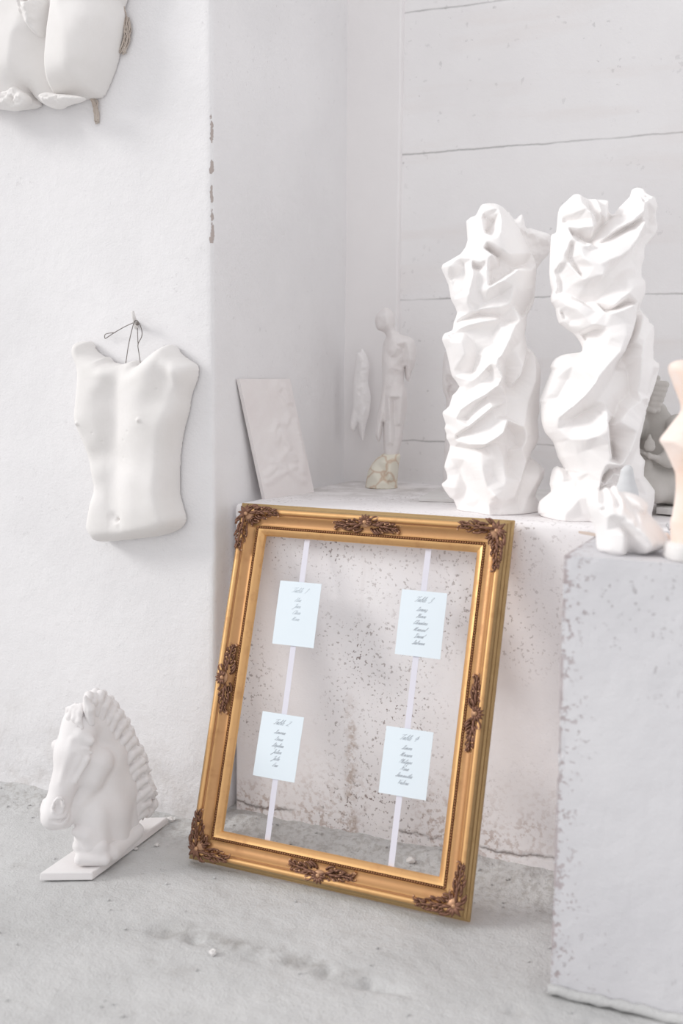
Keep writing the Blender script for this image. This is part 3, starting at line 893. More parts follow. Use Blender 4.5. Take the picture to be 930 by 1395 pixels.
CARDS = [
 ((.139,.708),(.2545,.709),(.141,.549), ['Table 1','Elise','Jean','Clara','Marc'], 'pale blue card listing table 1 with the faintest writing, upper left inside the gold frame', 'ink_faint'),
 ((.4685,.7155),(.583,.7155),(.4705,.5605), ['Table 3','Lorenz','Henri','Christine','Manuel','David','Sabrina'], 'pale blue card headed Table 3, upper right inside the gold frame', 'ink'),
 ((.1415,.3815),(.2565,.3815),(.1395,.225), ['Table 2','Simona','Louis','Stephan','Julien','Julie','Eric'], 'pale blue card headed Table 2, lower left inside the gold frame', 'ink'),
 ((.4725,.392),(.590,.393),(.4735,.238), ['Table 4','Simon','Marion','Philippe','Nina','Samantha','Valerie'], 'pale blue card headed Table 4, lower right inside the gold frame', 'ink'),
]
def card(tl, tr, bl, rows, label, ink):
    tl, tr, bl = map(np.array, (tl, tr, bl))
    W = np.linalg.norm(tr-tl); Hc = np.linalg.norm(tl-bl); e = (tr-tl)/W; f = (tl-bl)/Hc
    base = fpt(*bl, .0006)
    t = empty('table_card', tuple(base), label, 'card', 'table cards inside the gold frame')
    bow = lambda x, y: .0010*math.sin(math.pi*x)+.0008*math.sin(math.pi*y)
    def xf(V):
        out = []
        for x, y, z in V:
            p = bl+e*x+f*y; out.append((p[0], p[1], 0.0006+z+bow(x/W, y/Hc)))
        return fxf(np.array(out))
    nx, ny = 6, 8; V = []; Fs = []
    for z in (0, .0006):
        for i in range(nx+1):
            for j in range(ny+1): V.append((W*i/nx, Hc*j/ny, z))
    n = ny+1; o = (nx+1)*n
    for i in range(nx):
        for j in range(ny):
            a = i*n+j; Fs.append((a, a+1, a+n+1, a+n)); Fs.append((o+a, o+a+n, o+a+n+1, o+a+1))
    ring = [i*n for i in range(nx+1)]+[nx*n+j for j in range(1, n)]+[i*n+ny for i in range(nx-1, -1, -1)]+[j for j in range(ny-1, 0, -1)]
    for a, b in zip(ring, ring[1:]+ring[:1]): Fs.append((a, b, b+o, a+o))
    mesh_obj('sheet', xf(V), Fs, M['card'], t, False)
    R_ = [(rows[0], Hc*.83, .0062)]
    n = len(rows)-1; gap = .0158
    for i, r in enumerate(rows[1:]): R_.append((r, Hc*.69-gap*i, .0047))
    lettering(R_, W, Hc, M[ink], t, xf, .00032)
for c in CARDS: card(*c)

# ------------------------------------------------------------------ the two draped statues
HN = np.array([-math.sin(YAW), math.cos(YAW), 0])
def z1(c): return [(590+x*.172, 260+y*.172) for x, y in c]
LS_OUT = [(654.5,280.6),(659,278),(672.6,277.7),(683.7,282.4),(693,292.7),(707,313),(717,334),(727.6,354.6),(730,370),(727.6,397.6),(726,413),(717,430.6),(716.4,444.4),
 (714,455),(717,468.5),(718,475),(724,477),(734.5,498),(736,513),(733.6,539),(734,561),(731.5,570),(733,596),(727.6,610),(721.5,621.4),(741,638.6),(736,656.6),(728,675),(733,686),(733,760),
 (622,760),(622,691),(612,677),(602,662),(603,658),(609,653),(608,643),(605,636),(609,622),(613,606.8),(608,597),(608,591),(605.5,583.5),(607,577.5),(603,565.5),(604,560),(612,553),(616,539),(626,527),(616,513),(612,496),(607,475),(602,463),(605.5,454),(616,450),(618,439),(622.7,425.5),(616.7,412),(614,406),(610.6,387),(603,370),(603,360),(627,346),(637,327),(635,301),(647,294),(651,287.5)]
LS_L = [
 [(669,305.6,-9),(659,319,-9)], [(672.6,291,8),(674,311.6,9),(672.6,329,8),(657,335.7,7)], [(655,287,7),(650,305,7),(655,325,7)], [(656,300,-3),(660,302,-3)], [(685,300,3),(697,330,4),(708,350,4)],
 [(664,339,7),(674,346,6),(686,353,4)], [(659,344,-8),(672,352,-11),(684,362,-9)],
 [(644,337,8),(662,354.6,11),(649,364,7),(631,356,5),(644,337,8)], [(641,366.5,-5),(650,368,-4)],
 [(629.5,362,-8),(631,385,-8),(630,400,-6)], [(614,380,-7),(625,380,-8)], [(610,362,3),(622,352,4)],
 [(635.6,366.6,8),(637,380,9),(632,397.6,9),(630,415,9)], [(656,372,7),(657,388,6),(656,400,8)], [(645,375,2),(645,400,2)],
 [(664,372,-9),(666,386,-8)], [(680,378,-9),(676,368,-10)],
 [(659,396,9),(676,385.6,11),(693,373.5,14),(705,373.5,11)], [(662,391,-4),(686,378,-5),(693,370,-9),(712,362,-8)], [(718,372,4),(720,395,3)],
 [(684,392.5,10),(703,399,7)], [(676,404,-4),(660,414,-2),(645,424,-1)], [(700,410,2),(690,420,4)],
 [(621,439,-7),(648.5,429,-9),(672.6,433,-8),(690,440,-3)], [(624,434,3),(650,423,4),(672.6,422,3),(686,417,6)], [(707,429,-7),(719,417,-7)],
 [(607,455.6,4),(633,444,5),(669,437.5,4)], [(610,458,-2),(650,447,-5),(684,443,0)], [(641.6,467,-7),(647,487,-12),(643,506,-15)], [(665,455,-7),(668,470,-6)], [(624,467,2),(629,483,1)], [(608,462,3),(614,482,2)],
 [(708.7,432,5),(691.5,446,13),(683,463,18),(671,486,18),(659,496,14),(641.6,513,9),(628,527,5),(617,538,2)],
 [(712,452,5),(700,468,6),(688,479,3),(680,495,-3)], [(697,484,7),(705,470,6)], [(713,476,2),(700,511,9),(691,523,7)], [(689,527,-9),(703,509,-8),(716,481,-7)], [(681,500,-5),(683,522,-7),(684,548,-5),(681,566,-2)], [(724,490,4),(722,520,6),(712,545,3)],
 [(664,499.5,19),(672.6,515,20),(669,523.5,15)], [(660,504,2),(664,520,5)], [(677,505,2),(676,525,1)],
 [(653,537,15),(638,544,14),(621,556,13),(616,570,9)], [(648,522,5),(629.5,537,-2),(613,553,-4)], [(655,539,2),(640,555,0),(631,568,-2)],
 [(660.5,553,15),(640,570,14),(631,578,13),(616,590,8)], [(663,556,2),(645,571,2),(632,584,1),(620,592,0)],
 [(667,567,6),(660,582,8)], [(681,569,13),(674,586,18),(652,601.6,17),(633,602.5,12),(612,596,3)], [(622,607,-3),(648,608,-2),(672.6,596,0),(684,578,-5)],
 [(648.5,613.6,5),(648.5,636,9),(653.6,656.6,12),(657,674,12),(659,699,10),(659,740,10)], [(669,672,15),(663,667,17),(655,656,11)], [(678,619,4),(679.5,644.6,8),(676,670,11),(671,698,7)], [(662,620,5),(663,645,4)], [(664,685,6),(664,697,8)],
 [(616,607,0),(631,627,3),(641.6,650,3),(647,677,3)], [(624,637,-8),(633,662,-8)], [(619,653,-2),(617.5,667,-2)], [(625,680,-3),(640,690,-2)],
 [(703,579,11),(710,591,9),(702,607,8)], [(695,590,-7),(699,604,-4)], [(684.6,596,-5),(685.5,622,-8),(688,636,-5)], [(722,600,4),(710,626,6),(693,670,5)], [(717,626,-5),(707,641,-3),(697,679,-3)], [(727,650,4),(712,675,2),(702,693,3)], [(720,575,3),(718,590,3)],
]
def at_bench(px, py, back):
    p = onz(px, py, ZB); return p+HN*back
P1 = at_bench(664, 700, .088)
st1 = empty('drapery_statue', (P1[0], P1[1], ZB), 'white twisted drapery statue on the ledge, the left one of two, with a hollow eye', 'statue', 'white drapery statues')
carve('carving', LS_OUT, LS_L, P1, M['white'], st1, R=62, D=52, step=1.15, zmin=ZB, hs=2.0, hb=1, tb=6, smooth_out=2, edge=6)
ARM_OUT = [(690,290),(700,299),(710,292),(713,300),(716,311),(722,311),(735,315),(747,319),(750,326),(749,343),(738,356),(725,372),(705,372),(690,340)]
ARM_L = [[(705,300,3),(714,318,4)], [(718,312,-5),(714,322,-6)], [(722,314,6),(742,320,7)], [(720,322,5),(740,330,5)], [(735,338,-3),(728,355,-2)]]
carve('arm_stump', ARM_OUT, ARM_L, P1+HN*.075, M['white'], st1, R=18, D=22, step=1.15, hb=1, fine=2.0, fseed=4)

RS_OUT = [(780.7,265.5),(788,265.5),(798,271.6),(822.7,273),(827,279),(826,286.6),(830,292),(835.5,292),(844.7,281),(859,266.5),(861,258),(871,257),(883,269),(890,274),(893.7,283),(890,294),(893.7,310),(890,321),(876,338),(876,352),(872,363),(872,378),(874,387),(875,405.5),(869,420),(881,434),(882,439),(888.6,444),(888.6,464),(887,488),(896,495),(894,510),(886.7,535),(879,552),(876,564.5),(876,570),(870,594),(870,617.6),(877,627),(875,647),(890,667),(887,694),(886,702),(886,770),
 (738,770),(737,705),(733,700),(735,683),(750.6,670.6),(749,660),(752.4,641),(759,635),(768,638),(760,623),(754,603),(743,590),(738,574),(737,550),(736,544),(748,513),(751.5,504),(749.6,499),(757,488),(771.6,482),(790,480),(794,473),(782.5,455),(761.5,440),(757,420),(750.5,411),(750.5,402),(752,396),(748.7,372.5),(750.5,328.6),(751.5,319.5),(758,316),(759.7,297.5),(762.4,283),(771.6,274)]
RS_L = [
 [(780,268,8),(780.7,283,9),(790,297.5,11),(794,305,9)], [(795,279,-3),(792,292,-3)], [(801.7,279,11),(806,296.6,11)], [(797,296,-1),(800,298,0)], [(809,282,-2),(808,297,-2)], [(822,275,5),(815,303,5)], [(770,285,6),(772,298,5)],
 [(833,295,-9),(813.6,312,-14),(795,336,-14),(780,322,-9)], [(812,309,-9),(800,318,-6)],
 [(769,303,-9),(774,305,-8)], [(766,312,4),(780,318,7),(794,318.5,10),(793.5,307,6)], [(773,322,-8),(784,322,-7)],
 [(759,328.6,-4),(759,340,-3)], [(769,327,7),(765,338,6),(760,352,5),(753,367,4)], [(771.6,338,-3),(769,355,-5),(778,364,-4)], [(772,330,5),(780,360,11),(779,345,7)], [(790,339.6,9),(780,345,7)],
 [(781,378,-8),(775,366,-6)], [(764,361.5,2),(776,376,4)], [(759,369,-7),(760.6,389,-8)], [(770,392,-3),(785,395,0)],
 [(791,370.6,11),(782.5,385,7),(803.5,381.6,13),(808,372,10)], [(752,385,2),(754,394,3)],
 [(859,270,4),(861,280,12),(859,297.5,15),(844.7,310,14),(822.7,321,9),(805,335,2)], [(863,281,1),(872,276,0),(880,270,-1)], [(866,282,9),(882,271,8)], [(870,262,4),(864,272,4)],
 [(865,303,1),(840,317.6,-4),(815,332,-4),(799,340,-4)], [(859,313,15),(850,334,16),(838,350,15),(826.4,358,15),(799,367,11)], [(840,325,9),(813.6,343,9),(790,348,4)],
 [(866,322,-2),(850,344,-3),(834,358,-3),(817,374,-2),(800,395,-4),(793.5,405,-6)], [(877.6,303,-6),(876,319,-8),(860,336,-9)], [(884,285,4),(886,300,3)], [(852,356,-5),(862,372,-4)], [(838,372,-4),(826,382,-2)],
 [(870,386,8),(845,385,10),(837,387,9)], [(823,390,-1),(808,405,-7),(803,413,-8)], [(870,390,8),(845,396,13),(825,408,9)],
 [(841,416.5,-1),(826,424,-6),(812,427,-8)], [(837,405.5,14),(821,420,9)], [(843,420,16),(828,426,14),(815,430,12),(801,428,8)], [(869,402,6),(855,416,9),(848,424,14),(838,440,12)],
 [(752,406,0),(781,416.5,5),(800,428,5)], [(754,400,-6),(771.6,404,-7),(790,416,-9)], [(759,416.5,5),(775,425.6,7),(784,436,9),(782.5,451,8)], [(793.5,445.7,13),(783,452,9)], [(763,427,-9),(775,437,-6)], [(795,456,-11),(806,450,-8)],
 [(808,449,13),(815,462,16),(800,480,12)], [(834,444,11),(834,460,14),(826,482,16),(802.6,506,17),(779,537,15),(753,564.5,11)], [(850,436,10),(843,460,8),(836,480,5)],
 [(832,499,-11),(842,477,-11),(852,455,-9),(863,427,-7)], [(864,432,6),(858,448,6),(850,466,3)], [(872,430,2),(874,440,3)],
 [(768,517,-5),(755,541,-5)], [(762,505,3),(775,495,5)], [(750,515,2),(744,535,2)], [(790,520,6),(765,550,5)],
 [(876,449,4),(861,466,9),(856.6,488,10),(855.7,502,9),(854,519,7),(852,533,5)], [(845,499,-9),(846.5,519,-7),(850,535,-7),(830,552,-8)], [(882,482,4),(876,500,6),(870,517,7),(866.6,539,7)], [(883,512,-4),(877.6,533,-4)], [(840,480,-4),(835,490,-7)],
 [(826,505,-4),(815,525,-3),(800,545,-1)], [(820,535,-3),(812,548,-2)],
 [(866.6,541,11),(850,548,10),(837,557,9),(822,577,8)], [(862,545,6),(868,552,4)],
 [(870,552,7),(860,568,10),(853,581,14),(838,610,16),(827,628,13)], [(834.7,557,-5),(820,575.6,-9),(823.7,592,-12),(827,620,-12)], [(826.5,634,-10),(814,645,-10),(804,662,-9)],
 [(807,561,15),(808,581,17),(811,605,14),(814.6,617.6,12),(805,637.7,10),(801.8,661.5,8)], [(774,568,-6),(786,560,-8),(798,555.5,-6)], [(752,563,7),(751,576,6),(752,590,4)], [(760,596,7),(783.5,594,14),(807,585,17)], [(790,607,7),(775,615,6)], [(790,640,6),(780,645,3)],
 [(863,600,2),(850,625,0),(838,650,-3)], [(823.7,650,-9),(842,660,-8)], [(822,640,3),(808,656,4)], [(868,625,3),(862,650,3)], [(880,655,2),(870,670,2)], [(826,600,-4),(832,612,4)],
 [(785,659.7,11),(758,692,11),(757,704,9)], [(769,640,-6),(782,654,-6)], [(791,665,15),(801,680,12),(805,700,10)], [(762,650,0),(758,660,-2)], [(745,684,5),(742,700,5)], [(765,676,4),(772,668,4)], [(780,695,5),(790,700,4)], [(840,690,2),(840,705,2)], [(865,690,2),(865,700,2)],
]
P2 = at_bench(765, 709, .085)
st2 = empty('drapery_statue', (P2[0], P2[1], ZB), 'white twisted drapery statue on the ledge, the right one of two, with a raised arm', 'statue', 'white drapery statues')
carve('carving', RS_OUT, RS_L, P2, M['white'], st2, R=66, D=54, step=1.15, zmin=ZB, hs=2.0, hb=1, tb=6, smooth_out=2, edge=6)

# ------------------------------------------------------------------ body casts on the pier
def wall_P(back=0.0): return np.array([-1.7, YC+back, 1.0])
TO_OUT = [(104.5,467),(112,465.5),(119,466.6),(131.6,477.5),(146,487),(150,486),(156,493),(172,496),(188,491),(194,494),(197,497),(209,488),(224.6,475),(237.5,469.7),(248,482.6),(260,491),(270,499),(269,516),(261,539),(258,560),(251,586),(246,619),(244.5,666),(249,689),(253.5,707),(246,720),(227,728),(193.6,733),(144.5,737),(124,728),(117.4,717.5),(122.6,684),(126.5,658),(120,622),(109.7,591),(103,565),(106,511),(103,485)]
TO_L = [
 [(158,520,-7),(157,550,-9),(156,580,-10),(154,620,-9),(155,645,-7),(160,690,-3)], [(161,705,-9),(163,703,-8)], [(155,705,1),(169,706,1),(162,714,1)],
 [(192,545,7),(196,570,7),(185,590,4)], [(128,545,5),(126,570,5)], [(196,571,11)], [(201,571,7)], [(191,571,7)], [(196,576,7)], [(110,575,5)], [(178,560,2),(176,590,2)], [(142,560,1),(141,590,1)],
 [(205,610,3),(190,630,2)], [(180,650,5),(182,690,6)], [(140,690,4),(140,715,4)], [(128,666,-4),(133,664,-4)], [(145,640,1),(142,660,0)], [(215,660,4),(220,690,4)], [(205,715,3),(170,725,3)],
 [(224,503,-6),(229,525,-7),(235,543,-4)], [(235,480,8),(232,500,6)], [(215,500,7),(208,520,7)], [(245,505,3),(248,530,3)],
 [(150,492,9),(148,505,8),(152,512,3)], [(170,497,-10),(186,496,-10)], [(165,508,-5),(180,505,-2)], [(196,503,7),(178,515,3),(168,525,0)], [(135,490,5),(120,485,4)], [(128,475,-3),(115,472,-4)], [(118,490,-2),(122,505,1)],
]
TO_L = [[(x+17, y, h) for x, y, h in l] for l in TO_L]
TO_OUT = [(x+13, y) if x < 128 and y > 500 else ((x+8, y) if x < 128 else (x, y)) for x, y in TO_OUT]
tc = empty('torso_cast', tuple(ony(185, 735, YC-.01)), 'white plaster cast of a male torso hanging by a wire on the left wall', 'body cast')
carve('body', TO_OUT, TO_L, np.array([-1.7, YC-.010, 1.0]), M['cast'], tc, normal=(0, 1, 0), R=17, D=40, step=1.3, hs=1.4, hb=8, tb=3, back='flat', pxm=1/535., dots=[(216,571,4,2.6),(131,576,4,2.6),(182,704,-7,3.2),(177,700,-3,6),(182,709,2,4),(160,600,-1.5,1.2),(190,598,-1.5,1.2),(188,622,-1.2,1.3),(235,614,-1.2,1.2),(198,586,-1.4,1.3),(150,588,-1.2,1.2),(235,530,-1.2,1.2)])
mb = MB()
K = ony(184, 436, YC-.03); a = ony(172, 497, YC-.035); b = ony(191, 497, YC-.035)
yy = lambda px, py, o: ony(px, py, YC-o)
mb.tube(catmull([yy(171, 497, .04), yy(175, 470, .03), yy(181, 444, .03), yy(184, 437, .034), yy(188, 438, .034), yy(192.5, 448, .03), yy(193, 458, .03), yy(188, 469, .03), yy(189, 480, .03), yy(191.5, 497, .04)], 6), .0011, 6)
mb.tube(catmull([yy(187, 447, .03), yy(187.5, 458, .028), yy(188, 470, .03)], 5), .0010, 6)
mb.tube(catmull([yy(181, 440, .03), yy(170, 445, .025), yy(156, 453, .015), yy(147, 459, .012), yy(143, 461, .012), yy(143, 456, .012), yy(148, 454, .012), yy(157, 453, .013)], 6), .0011, 6)
mb.build('hanging_wire', M['wire'], tc)
t = empty('wall_peg', tuple(yy(184, 436, .0)), 'whitewashed wooden peg with a nail in the left wall above the torso cast', 'peg')
mb = MB(); mb.tube([yy(185.5, 447, -.01), yy(184.5, 440, .02), yy(182, 431, .035), yy(180.5, 424, .04)], [.006, .006, .005, .004], 8); mb.build('peg', M['cast'], t)
mb = MB(); mb.tube([yy(187, 440, -.01), yy(187, 441, .045)], .0035, 8); mb.ball(tuple(yy(187, 441, .046)), .005); mb.build('nail', M['wire'], t)

PE_OUT = [(-70,-60),(176,-60),(174,-5),(170,8),(172,22),(170,45),(164,70),(157,95),(148,118),(139,133),(118,136),(100,142),(78,149),(60,141),(52,130),(56,145),(30,151),(0,146),(-40,140),(-66,80)]
PE_L = [[(70,5,-6),(69,30,-14),(67,55,-20),(64,85,-24),(62,125,-22)], [(95,20,8),(105,60,10),(105,100,9)], [(135,40,8),(130,90,6)], [(30,60,4),(25,100,4)], [(-10,60,3),(-15,110,3)], [(82,15,4),(76,50,5),(71,90,4),(70,120,3)], [(50,10,2),(55,40,-2)], [(155,10,3),(150,60,2)]]
PE_L = [[(x+22, y, h) for x, y, h in l] for l in PE_L]
pc = empty('pelvis_cast', tuple(ony(80, 140, YC-.01)), 'white plaster cast of hips and thighs hung high in the top left corner', 'body cast')
carve('body', PE_OUT, PE_L, np.array([-1.7, YC-.010, 1.8]), M['cast'], pc, normal=(0, 1, 0), R=40, D=50, step=1.5, hs=1.5, hb=3, tb=7, back='flat', pxm=1/540.)
# loose plaster clump in the fork, and the broken lower rims
FR_OUT = [(30,-12),(60,-10),(70,2),(68,20),(64,40),(58,52),(48,46),(40,34),(34,15)]
FR_L = [[(48,0,9),(52,20,10),(54,40,6)], [(42,10,2),(44,28,2)], [(60,8,3),(60,25,3)], [(50,10,-2)], [(57,15,12),(57,30,9)], [(38,5,6),(41,22,7)]]
carve('clump', FR_OUT, FR_L, np.array([-1.7, YC-.072, 1.8]), M['cast'], pc, normal=(0, 1, 0), R=14, D=20, step=1.1, hs=1.4, hb=1, tb=2, back='flat', fine=3, fseed=2)
for (O_, sd) in (([(57,130),(66,126),(78,128),(90,129),(106,131),(116,134),(108,139),(92,143),(80,149),(66,145),(58,138)], 3), ([(-40,128),(-15,122),(0,121),(12,124),(22,118),(30,124),(40,132),(38,143),(22,151),(0,149),(-40,146)], 8)):
    rim = carve('broken_rim', O_, [[(60,134,2),(75,138,5),(100,134,3)], [(70,132,-3),(85,136,-3)], [(0,130,4),(15,138,5)], [(8,130,-3),(22,136,-4)]], np.array([-1.7, YC-.072, 1.8]), M['cast'], pc, normal=(0, 1, 0), R=10, D=14, step=1.1, hs=1.5, hb=1, tb=2, fine=5, fseed=sd)
def fibre(pts, n, spread, seed):
    mb = MB(); r = random.Random(seed)
    for i in range(n):
        P = [np.array(p)+np.array([r.uniform(-1, 1), r.uniform(-.6, .6), r.uniform(-1, 1)])*spread for p in pts]
        mb.tube(catmull(P, 4), [.0016]*(len(P)*4-3), 5)
    return mb
fibre([yy(164, -4, .01), yy(168, 10, .012), yy(172, 24, .012), yy(173, 38, .012)], 5, .004, 1).build('straw_fibre', M['straw'], pc)
fibre([yy(171, 26, .012), yy(173, 40, .014), yy(172, 54, .012), yy(167, 70, .01)], 16, .009, 2).build('straw_fibre', M['straw'], pc)
fibre([yy(124, 133, .012), yy(130, 142, .012), yy(131, 152, .010), yy(131, 166, .008)], 22, .006, 3).build('straw_fibre', M['straw'], pc)

# ------------------------------------------------------------------ horse bust
def horse():
    c1, c2, c3 = onz(53, 1202)[:2], onz(126, 1201)[:2], onz(230, 1123)[:2]
    ctr = (c1+c3)/2; hz = .022
    t = empty('horse_bust', (ctr[0], ctr[1], 0.003), 'white plaster horse head bust on a slab on the floor against the left wall', 'bust')
    c4 = c1+(c3-c2)
    mb = MB(); q = [c1, c2, c3, c4]
    V = [(p[0], p[1], .003) for p in q]+[(p[0]+(ctr[0]-p[0])*.02, p[1]+(ctr[1]-p[1])*.02, hz) for p in q]
    mb.add(V, [(3,2,1,0),(4,5,6,7),(0,1,5,4),(1,2,6,5),(2,3,7,6),(3,0,4,7)])
    mb.build('base', M['horse'], t, smooth=False, bevel=.003)
    P = onz(140, 1160, hz)
    def B(step=1.4): return blob(P, 140, 1160, step=step)
    b = B(1.25)
    # neck
    b.chain([(134,990,12,20),(150,1030,26,24),(160,1076,38,27),(164,1118,44,28)], 12)
    b.chain([(128,1078,8,20),(127,1110,-10,23),(126,1146,-22,24)], 12)
    b.chain([(140,1054,16,25),(146,1105,14,30),(146,1152,10,32)], 12)
    b.chain([(104,1132,-34,5),(118,1138,-36,9)], 8)
    # skull and face
    b.layer = 1
    b.chain([(114,994,0,26),(103,1030,-12,24),(91,1070,-25,16.5),(80,1102,-32,18)], 8)
    b.cap((74,1112,-36), (84,1114,-38), 14, 13, 7)
    b.cap((76,1119,-34), (90,1119,-28), 8.5, 8, 5)                    # lower lip
    b.cap((134,1042,-4), (126,1060,-8), 23, 20, 14)                    # jowl
    b.cap((106,1040,30), (102,1056,28), 20, 17, 7)
    b.chain([(126,1068,-8,15),(110,1094,-18,11),(94,1114,-24,9)], 7)  # jaw
    b.cap((82,1016,12), (84,1022,10), 8, 7, 8); b.cap((114,1008,-24), (126,1017,-27), 7, 6.5, 7)   # brows
    b.cap((117,1026,-29), (123,1027,-28), 4.2, 3.8, 1.5)              # eyeball
    b.cap((112,1031,-31), (128,1032,-28), 2.2, 1.8, 3)                # lower lid
    b.cap((122,1040,-31), (106,1068,-37), 4, 2.6, 5)                  # facial crest
    b.cap((103,1014,-27), (87,1068,-38), 3.2, 2.4, 5)                 # edge of the nose bone
    for kq in range(10):                                               # nostril rim
        a0, a1 = 2*math.pi*kq/10, 2*math.pi*(kq+1)/10
        f = lambda a: (84+6.2*math.cos(a)+1.5*math.sin(a), 1098-9.5*math.sin(a), -49-2*math.sin(a)+1.5*math.cos(a))
        b.cap(f(a0), f(a1), 2.4, 2.4, 2.5)
    b.cap((64,1100,-26), (66,1090,-24), 5, 4, 5)
    # carving away: nostril, mouth, eye corner, hollows
    b.cap((84,1102,-52), (85,1094,-52), 5.2, 4.6, 2, True)
    b.cap((64,1117,-56), (86,1117,-49), 2.4, 2.4, 2, True); b.cap((86,1117,-49), (101,1106,-38), 2.4, 1.8, 2, True)
    b.cap((107,1038,-40), (97,1064,-44), 4, 3, 6, True)
    b.cap((111,1021,-37), (128,1023,-34), 2.0, 1.6, 2, True); b.cap((112,1030,-37), (124,1031,-35), 1.6, 1.2, 2, True)
    b.cap((116,1050,-41), (109,1068,-42), 2, 1.5, 4, True)
    V, Q = b.mesh(cut=2.0-2)
    quick_mesh('head', V, Q, M['horse'], t)
    # small socle under the chest
    b = B(1.4)
    b.cap((110,1168,-42), (142,1171,-44), 8, 8, 6); b.cap((110,1150,-32), (136,1154,-36), 10, 12, 8); b.cap((150,1162,-24), (186,1136,36), 14, 12, 10)
    V, Q = b.mesh(cut=0.0); quick_mesh('socle', V, Q, M['horse'], t)
    # ears
    for pts, gr in (([(128,992,-18,6),(126,976,-22,7.5),(121,961,-24,2.5)], [(121,987,-29,3),(119,971,-31,2.2)]), ([(101,988,18,5),(98,977,18,5),(95.5,968,18,2)], [(97,984,11,2),(96,975,11,1.5)])):
        b = B(1.1); b.chain(pts, 3); b.chain(gr, 2, True); V, Q = b.mesh(); quick_mesh('ear', V, Q, M['horse'], t)
    # forelock
    b = B(1.1)
    for pts in ([(114,970,-6,4),(104,974,-10,4.5),(99,984,-12,4),(103,994,-18,2)], [(114,970,-8,4),(108,977,-14,4.5),(106,987,-20,4),(110,996,-24,2)], [(116,971,-10,4),(113,980,-18,4.5),(112,991,-24,4),(116,1000,-27,2)], [(108,968,-2,3.5),(99,972,4,4),(97,982,4,3)]):
        b.chain(pts, 2.5)
    V, Q = b.mesh(); quick_mesh('forelock', V, Q, M['horse'], t)
    # mane: overlapping curled locks along the crest
    b = B(1.2)
    inner = catmull([(122,972,4),(138,984,14),(155,1004,24),(168,1034,36),(177,1066,44),(183,1100,50),(187,1118,54)], 8)
    outer = catmull([(126,955,12),(144,952,20),(160,968,30),(175,988,38),(188,1014,46),(201,1036,52),(206,1064,58),(214,1082,62),(203,1108,64)], 6)
    ii = np.linspace(0, len(inner)-1, 17); oo = np.linspace(0, len(outer)-1, 17)
    for k in range(17):
        a = inner[int(ii[k])]; c = outer[int(oo[k])]
        for lay, dy in ((0, -15), (1, -4), (2, 9)):
            a2 = a+np.array([0, 0, dy]); c2 = c+np.array([(-3, 0, 2)[lay], (4, 0, 1)[lay], dy*.5])
            sw = (1.0, .4, 1.3)[(k+lay) % 3]
            m1 = a2*.62+c2*.38+np.array([2.5, -6.5*sw, -3-2*(k % 2)]); m2 = a2*.22+c2*.78+np.array([2.5, -5*sw, -5 if lay == 0 else 0])
            b.chain([(*a2, 6), (*m1, 6.5), (*m2, 6), (*(c2+np.array([2+1.5*((k+lay) % 2), 5*sw, 0])), 2.0)], 2.0); b.cap(tuple(m2+np.array([-3, 4, -2])), tuple(c2+np.array([-3, 8, -2])), 3.2, 1.8, 1.6)
    V, Q = b.mesh(cut=0); quick_mesh('mane', V, Q, M['horse'], t)
    # ragged plaster knob on the slab behind the mane
    b = B(1.2); b.chain([(204,1112,56,7),(212,1100,60,7),(214,1094,60,3)], 5); b.chain([(206,1106,58,5),(200,1112,54,3)], 4)
    b.cap((210,1100,50), (213,1108,52), 2, 2, 3, True)
    V, Q = b.mesh(); quick_mesh('knob', V, Q, M['horse'], t)
horse()

